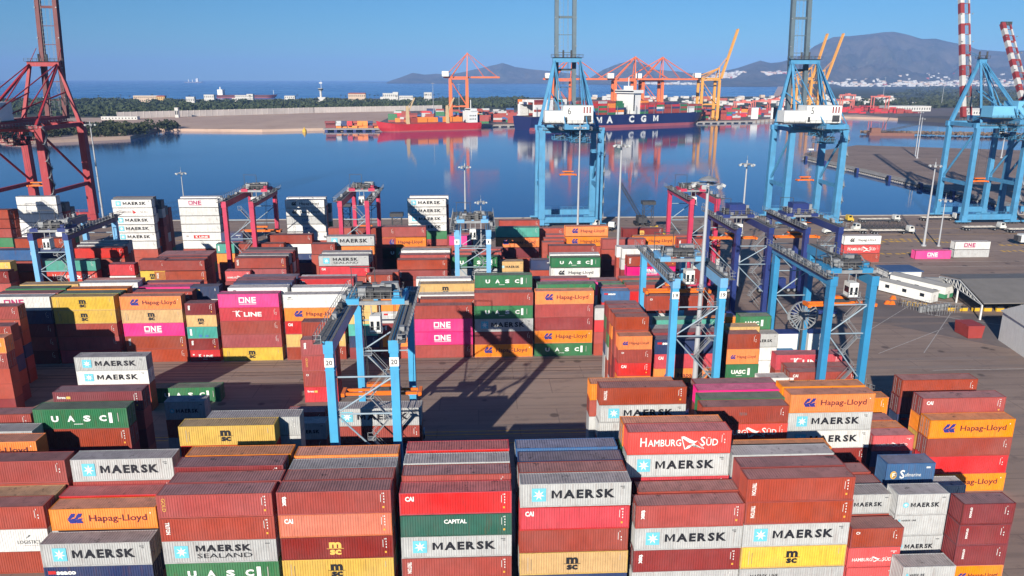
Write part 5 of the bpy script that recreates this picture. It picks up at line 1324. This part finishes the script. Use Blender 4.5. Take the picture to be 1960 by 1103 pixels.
for k in range(5):
    m = MB(); m.box(-.05, 0, 0, .05, .1, 1.1); m.box(-.05, 0, .95, .9, .1, 1.08); m.box(.8, 0, 0, .9, .1, 1.1); tag(m.build("rail_guard", YEL, None, (110.9+k*1.0, 185.6-k*.7, 0)), "yellow tubular guard beside the white cabin", "guard", "yellow guards by the cabin")
# cable reel and white reefer gensets under the mid blue crane
T = thing("cable_reel", "big cable reel of light spokes on the mid blue crane's far side", "cable reel", (64.5, 141.2, 11.6)); m = MB()
for k in range(22): a = 6.283*k/22; m.bar((math.cos(a)*.8, 0, math.sin(a)*.8), (math.cos(a)*2.9, 0, math.sin(a)*2.9), .16, .2)
m.tube((0,-.25,0), (0,.25,0), .8, 12); n = 22
for k in range(n): a, b_ = 6.283*k/n, 6.283*(k+1)/n; m.bar((math.cos(a)*2.9,0,math.sin(a)*2.9), (math.cos(b_)*2.9,0,math.sin(b_)*2.9), .5, .12)
m.build("spool", STEEL, T); m = MB(); m.bar((0,0,-.8), (0,0,-11.6), .4, .4); m.build("bracket", DKST, T)
def unit(x, y, z, w, h, label, wind=True):
    T = thing("site_office", label, "cabin", (x, y, z)); m = MB(); m.box(0, 0, 0, w, 2.5, h, 0); m.build("wall", WHITE, T); m = MB(); m.box(-.1, -.1, h+.01, w+.1, 2.6, h+.18); m.build("roof", NAVY, T)
    if wind:
        for k in (.32, .66): m = MB(); m.box(w*k-.45, -.04, h*.45, w*k+.45, -.008, h*.75); m.build("window", GLASS, T)
unit(60.2, 142.6, 0, 7, 2.8, "white cabin with two dark windows, at ground behind the crane"); unit(61.8, 146.4, 0, 5.2, 6.0, "tall white box with navy rim behind the two windowed cabin", False); unit(68.6, 146.4, 0, 3.4, 6.0, "white box partly behind the mid blue crane leg", False)
m = MB(); m.rail((73.4, 131, 0), (77, 126, 0), 1.3, .8, .07); m.rail((73.4, 131, 1.3), (73.4, 136, 1.3), .9, 1, .07); m.box(75.8, 125.2, 0, 77.2, 126.4, .7); tag(m.build("access_platform", [STEEL]), "small railed access platform right of the mid blue crane", "platform")
# ------------------------------------------------------------------ ships
def hull(name, L, B, z_deck, z_bow, mats, label, sheer=.25, band=2.2, bowx=.16, group=None, cat="ship"):
    T = thing(name, label, cat, (0,0,-2.5), 0, group); m = MB(); n = 26; lv = [-1.0, band, z_deck*.5, z_deck]
    rows_ = []
    for i in range(n+1):
        t = i/n; x = L*t
        bowk = max(0, (t-(1-bowx))/bowx); st = max(0, (.05-t)/.05)
        r = []
        for k, z in enumerate(lv):
            zz = z if k < 3 else z_deck+(z_bow-z_deck)*max(0, (t-.80)/.20)**1.5
            fl = 1-(bowk**(1.4+.9*k/3)) if bowk < 1 else 0.0
            hb = B/2*max(.015, fl)*(1-.25*st*(1-k/3)); xx = x-(0 if k == 3 else bowk*bowk*L*.022*(3-k))
            r.append((xx, hb, zz))
        rows_.append(r)
    for i in range(n):
        for k in range(3):
            for s in (-1, 1):
                q = [rows_[i][k], rows_[i+1][k], rows_[i+1][k+1], rows_[i][k+1]]; vs = [(a, s*b_, c) for a, b_, c in q]
                m.add(vs, [(0,1,2,3) if s < 0 else (3,2,1,0)], 1 if k == 0 else 0)
        a, b_ = rows_[i][3], rows_[i+1][3]; m.add([(a[0],-a[1],a[2]-.6), (b_[0],-b_[1],b_[2]-.6), (b_[0],b_[1],b_[2]-.6), (a[0],a[1],a[2]-.6)], [(0,1,2,3)], 2)
    r = rows_[0]; m.add([(p[0], -p[1], p[2]) for p in r]+[(p[0], p[1], p[2]) for p in r[::-1]], [tuple(range(7,-1,-1))], 0)
    m.build("hull", mats, T); return T
NHULL = mat("navy ship hull", (0.012, 0.022, 0.10), 0.5, 0, 0.08, 0.05); BOOT = mat("dull pink red boot topping", (0.34, 0.09, 0.11), 0.6, 0, 0.1, 0.05); DECK = mat("ship deck", (0.16, 0.10, 0.09), 0.8); RHULL = mat("red ship hull", (0.50, 0.025, 0.035), 0.5, 0, 0.1, 0.08)
ang = math.atan2(143, 261); T = hull("container_ship", 300, 42, 16.0, 20.0, [NHULL, BOOT, DECK], "long navy container ship with white letters reading A C G M", band=3.4)
T.location = (46+21*math.sin(ang)*1.0, 915+21*math.cos(ang), -2.5); T.rotation_euler = (0, 0, ang)
m = MB()
for t, u in (("M", 80), ("M", 96), ("A", 112), ("C", 148), ("G", 168), ("M", 189)): vs, fs, wd = textgeo(t, .05); m.add([(u+a*8.4, -21.12, 6.4+b_*7.6) for a, b_ in vs], fs, 0)
m.box(214, -20.6, 8.5, 226, -20.4, 9.1, 1) if False else None
m.build("lettering", [WHITE], T)
m = MB(); m.box(158, -17, 16, 170, 17, 42); m.box(155, -20.5, 42.02, 171, 20.5, 46); m.box(160, -6, 46.02, 166, 6, 51); m.tube((163,0,51), (163,0,62), .5, 6); m.build("superstructure", WHITE, T); m = MB(); m.box(154.7, -20, 43.4, 154.98, 20, 45); m.box(158, -17.1, 20, 160, -17.02, 40); m.build("window", GLASS, T)
m = MB(); m.box(46, -14, 16, 56, 14, 36); m.tube((51,0,36), (51,0,46), 2.6, 10); m.build("funnel_casing", WHITE, T)
m = MB()
for k in range(18): m.bar((8+k*15.2, -20.4, 15.4), (8+k*15.2, -20.4, 27), .5, .5); m.bar((8+k*15.2, 20.4, 15.4), (8+k*15.2, 20.4, 27), .5, .5)
m.build("lashing_bridge", STEEL, T)
rr = random.Random(5); ca, sa = math.cos(ang), math.sin(ang)
def shipbox(Tl, a, u, v, z, L_, kk):
    cx, sy = math.cos(a), math.sin(a); i = BK.index(kk); o = len(BACK.v); pts = [(u,v),(u+L_,v),(u+L_,v+2.4),(u,v+2.4)]
    w = [(Tl[0]+p*cx-q*sy, Tl[1]+p*sy+q*cx) for p, q in pts]
    BACK.add([(x, y, z) for x, y in w]+[(x, y, z+2.7) for x, y in w], [(0,1,5,4),(1,2,6,5),(2,3,7,6),(3,0,4,7),(4,5,6,7)], i)
for bay in range(20):
    u = 6+bay*13.6
    if 150 < u+12 < 174 or 44 < u+8 < 60: continue
    top = (7 if bay < 4 else (6 if bay < 13 else 5 if bay < 17 else 4))
    for row in range(15):
        h = top-(1 if rr.random() < .3 else 0)
        for t in range(h):
            if 1 < row < 13 and t < h-1: continue
            kk = 'W' if (bay < 2 and rr.random() < .9) else ('R' if bay == 2 and rr.random() < .85 else rr.choice('RRPBCGVVUNNOWRBCR'))
            shipbox(T.location, ang, u, -19.5+row*2.6, 13.8+t*2.75, 12.2, kk)
# red ship
T2 = hull("cargo_ship", 128, 20, 8.6, 12.5, [RHULL, mat("faded red boot topping", (0.45, 0.09, 0.08), .6), DECK], "red cargo ship with two tan deck cranes and white bridge", band=1.2, bowx=.2, sheer=.3)
a2 = math.atan2(50, 124)+math.pi; T2.location = (4, 953, -2.5); T2.rotation_euler = (0, 0, a2)
TAN = mat("tan ship crane paint", (0.62, 0.44, 0.24), 0.6)
m = MB(); m.box(5, -9, 8.62, 17, 9, 22); m.box(6, -10, 22.02, 14, 10, 25); m.tube((10,0,25), (10,0,35), .5, 6); m.build("superstructure", WHITE, T2); m = MB(); m.box(14.01, -8.6, 23, 14.2, 8.6, 24.5)
for k in range(4): m.box(7+k*2.3, 9.02, 12, 8.2+k*2.3, 9.1, 13.4); m.box(7+k*2.3, 9.02, 16, 8.2+k*2.3, 9.1, 17.4)
m.build("window", GLASS, T2)
for ux in (43, 92): m = MB(); m.bar((ux, 7, 8), (ux, 7, 29), 4.2, 3.6, 0, 2.4, 2.6); m.bar((ux, 7, 20), (ux-9, 7, 38), 1.2, 1.2); m.bar((ux, 7, 28), (ux-9, 7, 38), .3, .3); m.build("deck_crane", TAN, T2)
m = MB(); m.box(22, -8.5, 8.62, 110, 8.5, 10.0); m.build("hatch", mat("dull red hatch", (0.3, 0.06, 0.05), .7), T2)
for ux, kk in ((24,'O'), (37,'O'), (49,'U'), (55,'O'), (68,'O'), (80,'R')):
    for row in range(6):
        for t in range(2 if row == 5 or row == 0 else 1): shipbox(T2.location, a2, ux, -7.5+row*2.5, 7.6+t*2.75, 12.0 if kk != 'U' else 5.9, kk if t == 1 or rr.random() < .6 else 'O')
# jetty with containers by the red ship
mb = MB(); mb.box(-178, 915, -.6, -112, 932, .8, 0); [mb.box(-176+k*11, 915.2, -4, -172.5+k*11, 919, -.6, 1) for k in range(6)]; tag(mb.build("jetty", [CONC, NAVY]), "pale concrete jetty on dark blue piles at the red bow", "jetty")
for i, (u, kk) in enumerate(((-177,'B'), (-164,'G'), (-158,'V'), (-151,'C'), (-145,'R'), (-139,'O'), (-133,'O'), (-127,'V'), (-121,'R'), (-116,'O'))):
    for t in range(rr.choice((2,3,3))): shipbox((0, 924+rr.uniform(-1.5, 4)), 0, u, 0, .8+t*2.7, 12 if i == 0 else 6, kk if t else rr.choice('OORB'))
for k in range(300):
    x = rr.uniform(-120, 520); yb = 1000+max(0, x)*.235+18; y = yb+rr.uniform(0, 170) if x < 380 else yb+60+rr.uniform(0, 170)
    kk = rr.choice('RRRPBCGUNOVRCP')
    for t in range(rr.choice((2,3,4,4,5))): shipbox((0, y), 0, x, 0, .45+t*2.7, 12, kk if rr.random() < .6 else rr.choice('RPBUNG'))
for k in range(5):
    for t in range(6): shipbox((0, 1130), 0, 436+k*2.6-(k > 3)*40, 0, .45+t*2.7, 12 if k < 1 else 10, 'W')
for k in range(90):
    x = rr.uniform(640, 760); y = rr.uniform(1310, 1500)
    for t in range(rr.choice((1,2,3))): shipbox((0, y), 0, x, 0, .45+t*2.7, 12, rr.choice('RCPRBC'))
# far quay front: dark arches between piles
mb = MB(); P = Vector((20, 991, 0)); Qv = Vector((391, 1080, 0)); nq = 34
mb.bar(P+Vector((0,-1.2,-.4)), Qv+Vector((0,-1.2,-.4)), 2.4, 1.6, 0)
for i in range(nq): p = P+(Qv-P)*i/nq; mb.box(p.x-1, p.y-3, -3.5, p.x+2, p.y-1, -1.2, 0)
P = Vector((391, 1080, 0)); Qv = Vector((520, 1196, 0))
for i in range(14): p = P+(Qv-P)*i/14; mb.box(p.x-1, p.y-3, -3.5, p.x+3, p.y-1, .6, 0)
tag(mb.build("far_quay_front", CONC), "grey quay front on piles beneath the far containers", "quay")
house(800, 1420, 80, 34, 9, "long white port warehouse right of the pink gantries", PLAST, None, 1, "warehouse", "warehouse"); house(895, 1350, 60, 26, 7, "lower white port warehouse with pale roof", PLAST, None, 1, "warehouse", "warehouse"); house(850, 1250, 90, 20, 8, "white shed close to the far basin edge", PLAST, None, 1, "warehouse", "warehouse"); house(1060, 1500, 26, 14, 10, "small white block at the plain's edge", PLAST, None, 2)
house(1240, 1300, 60, 30, 14, "grey roofed far warehouse near the right picture edge", CONC, None, 2, "warehouse", "warehouse")
slab("mole", [(640,1152), (668,1070), (905,1003), (960,1060), (700,1165)], -5, 3.2, mat("dark mole stone", (0.08, 0.07, 0.065), .9))
# dredger with its spit of rubble
T = thing("dredger", "small dredger with a low jib moored by a brown spit", "dredger", (432, 830, -2.5), R(-12)); m = MB(); m.box(0, 0, 0, 46, 12, 3.0); m.box(2, 2, 3.02, 12, 10, 8); m.build("hull", mat("weathered rust hull", (0.22, 0.10, 0.07), .8), T); m = MB(); m.truss((14, 6, 4), (52, 6, 13), 1.6, 1.6, 12, .2); m.bar((13,6,3), (20,6,20), .5, .5); m.build("jib", DKST, T)
rk = leaf_mass("rubble_spit", [(x, 838-(x-470)*.30+rr.uniform(-4, 4), -2.2, rr.uniform(6, 12), rr.uniform(4, 7), rr.uniform(1.6, 3.4)) for x in range(440, 650, 6)], mat("brown rubble", (0.20, 0.14, 0.10), .95, 0, .3, .3), 12, 70, 1.6); rk["kind"] = 'stuff'; tag(rk, "brown rubble spit in the basin behind the pier", "rubble")
# ships and marks out at sea
T = hull("tanker", 190, 30, 9, 11, [mat("dark maroon hull", (0.10, 0.02, 0.025), .6), BOOT, DECK], "dark maroon ship passing behind the far trees", band=1.5); T.location = (-825, 2560, -2.5); m = MB(); m.box(4, -13, 9, 20, 13, 26); m.tube((10,0,26), (10,0,34), 2, 8); m.build("superstructure", WHITE, T); m = MB(); m.tube((178,0,11), (178,0,24), .6, 6); m.build("mast", WHITE, T)
T = hull("bulk_ship", 290, 44, 12, 16, [mat("hazy grey hull", (0.20, 0.22, 0.24), .7), BOOT, DECK], "pale hazy ship far out near the horizon", band=2); T.location = (-4550, 12600, -2.5); m = MB(); m.box(180, -20, 12, 215, 20, 62); m.box(60, -8, 12, 70, 8, 50); m.box(120, -8, 12, 130, 8, 46); m.build("superstructure", WHITE, T)
m = MB(); m.tube((0,0,-.6), (0,0,3.2), 2.6, 14, 0, 2.2); m.tube((0,0,3.2), (0,0,5.5), 1.0, 8, 0, .4); tag(m.build("buoy", YEL, None, (-197, 905, -2.5)), "yellow mooring buoy floating left of the jetty", "buoy")
# the mass of containers behind: hidden tiers of the stacks, deck cargo and the far port
bk = BACK.build("background_containers", BACKM); bk["kind"] = 'stuff'; tag(bk, "containers buried in the stacks and massed in the far port", "containers")
# air

hm = bpy.data.materials.new("air haze"); hm.use_nodes = True; _nt = hm.node_tree; _nt.nodes.remove(_nt.nodes["Principled BSDF"])
pv = _nt.nodes.new("ShaderNodeVolumePrincipled"); pv.inputs["Color"].default_value = (0.28, 0.50, 1.0, 1); pv.inputs["Density"].default_value = HAZE_D; pv.inputs["Anisotropy"].default_value = -0.2
_nt.links.new(pv.outputs[0], _nt.nodes["Material Output"].inputs["Volume"])
h = MB().box(-28000, -320, -7, 28000, 27500, 640).build("haze", hm); h["kind"] = 'stuff'; tag(h, "thin blue air over the bay", "haze")
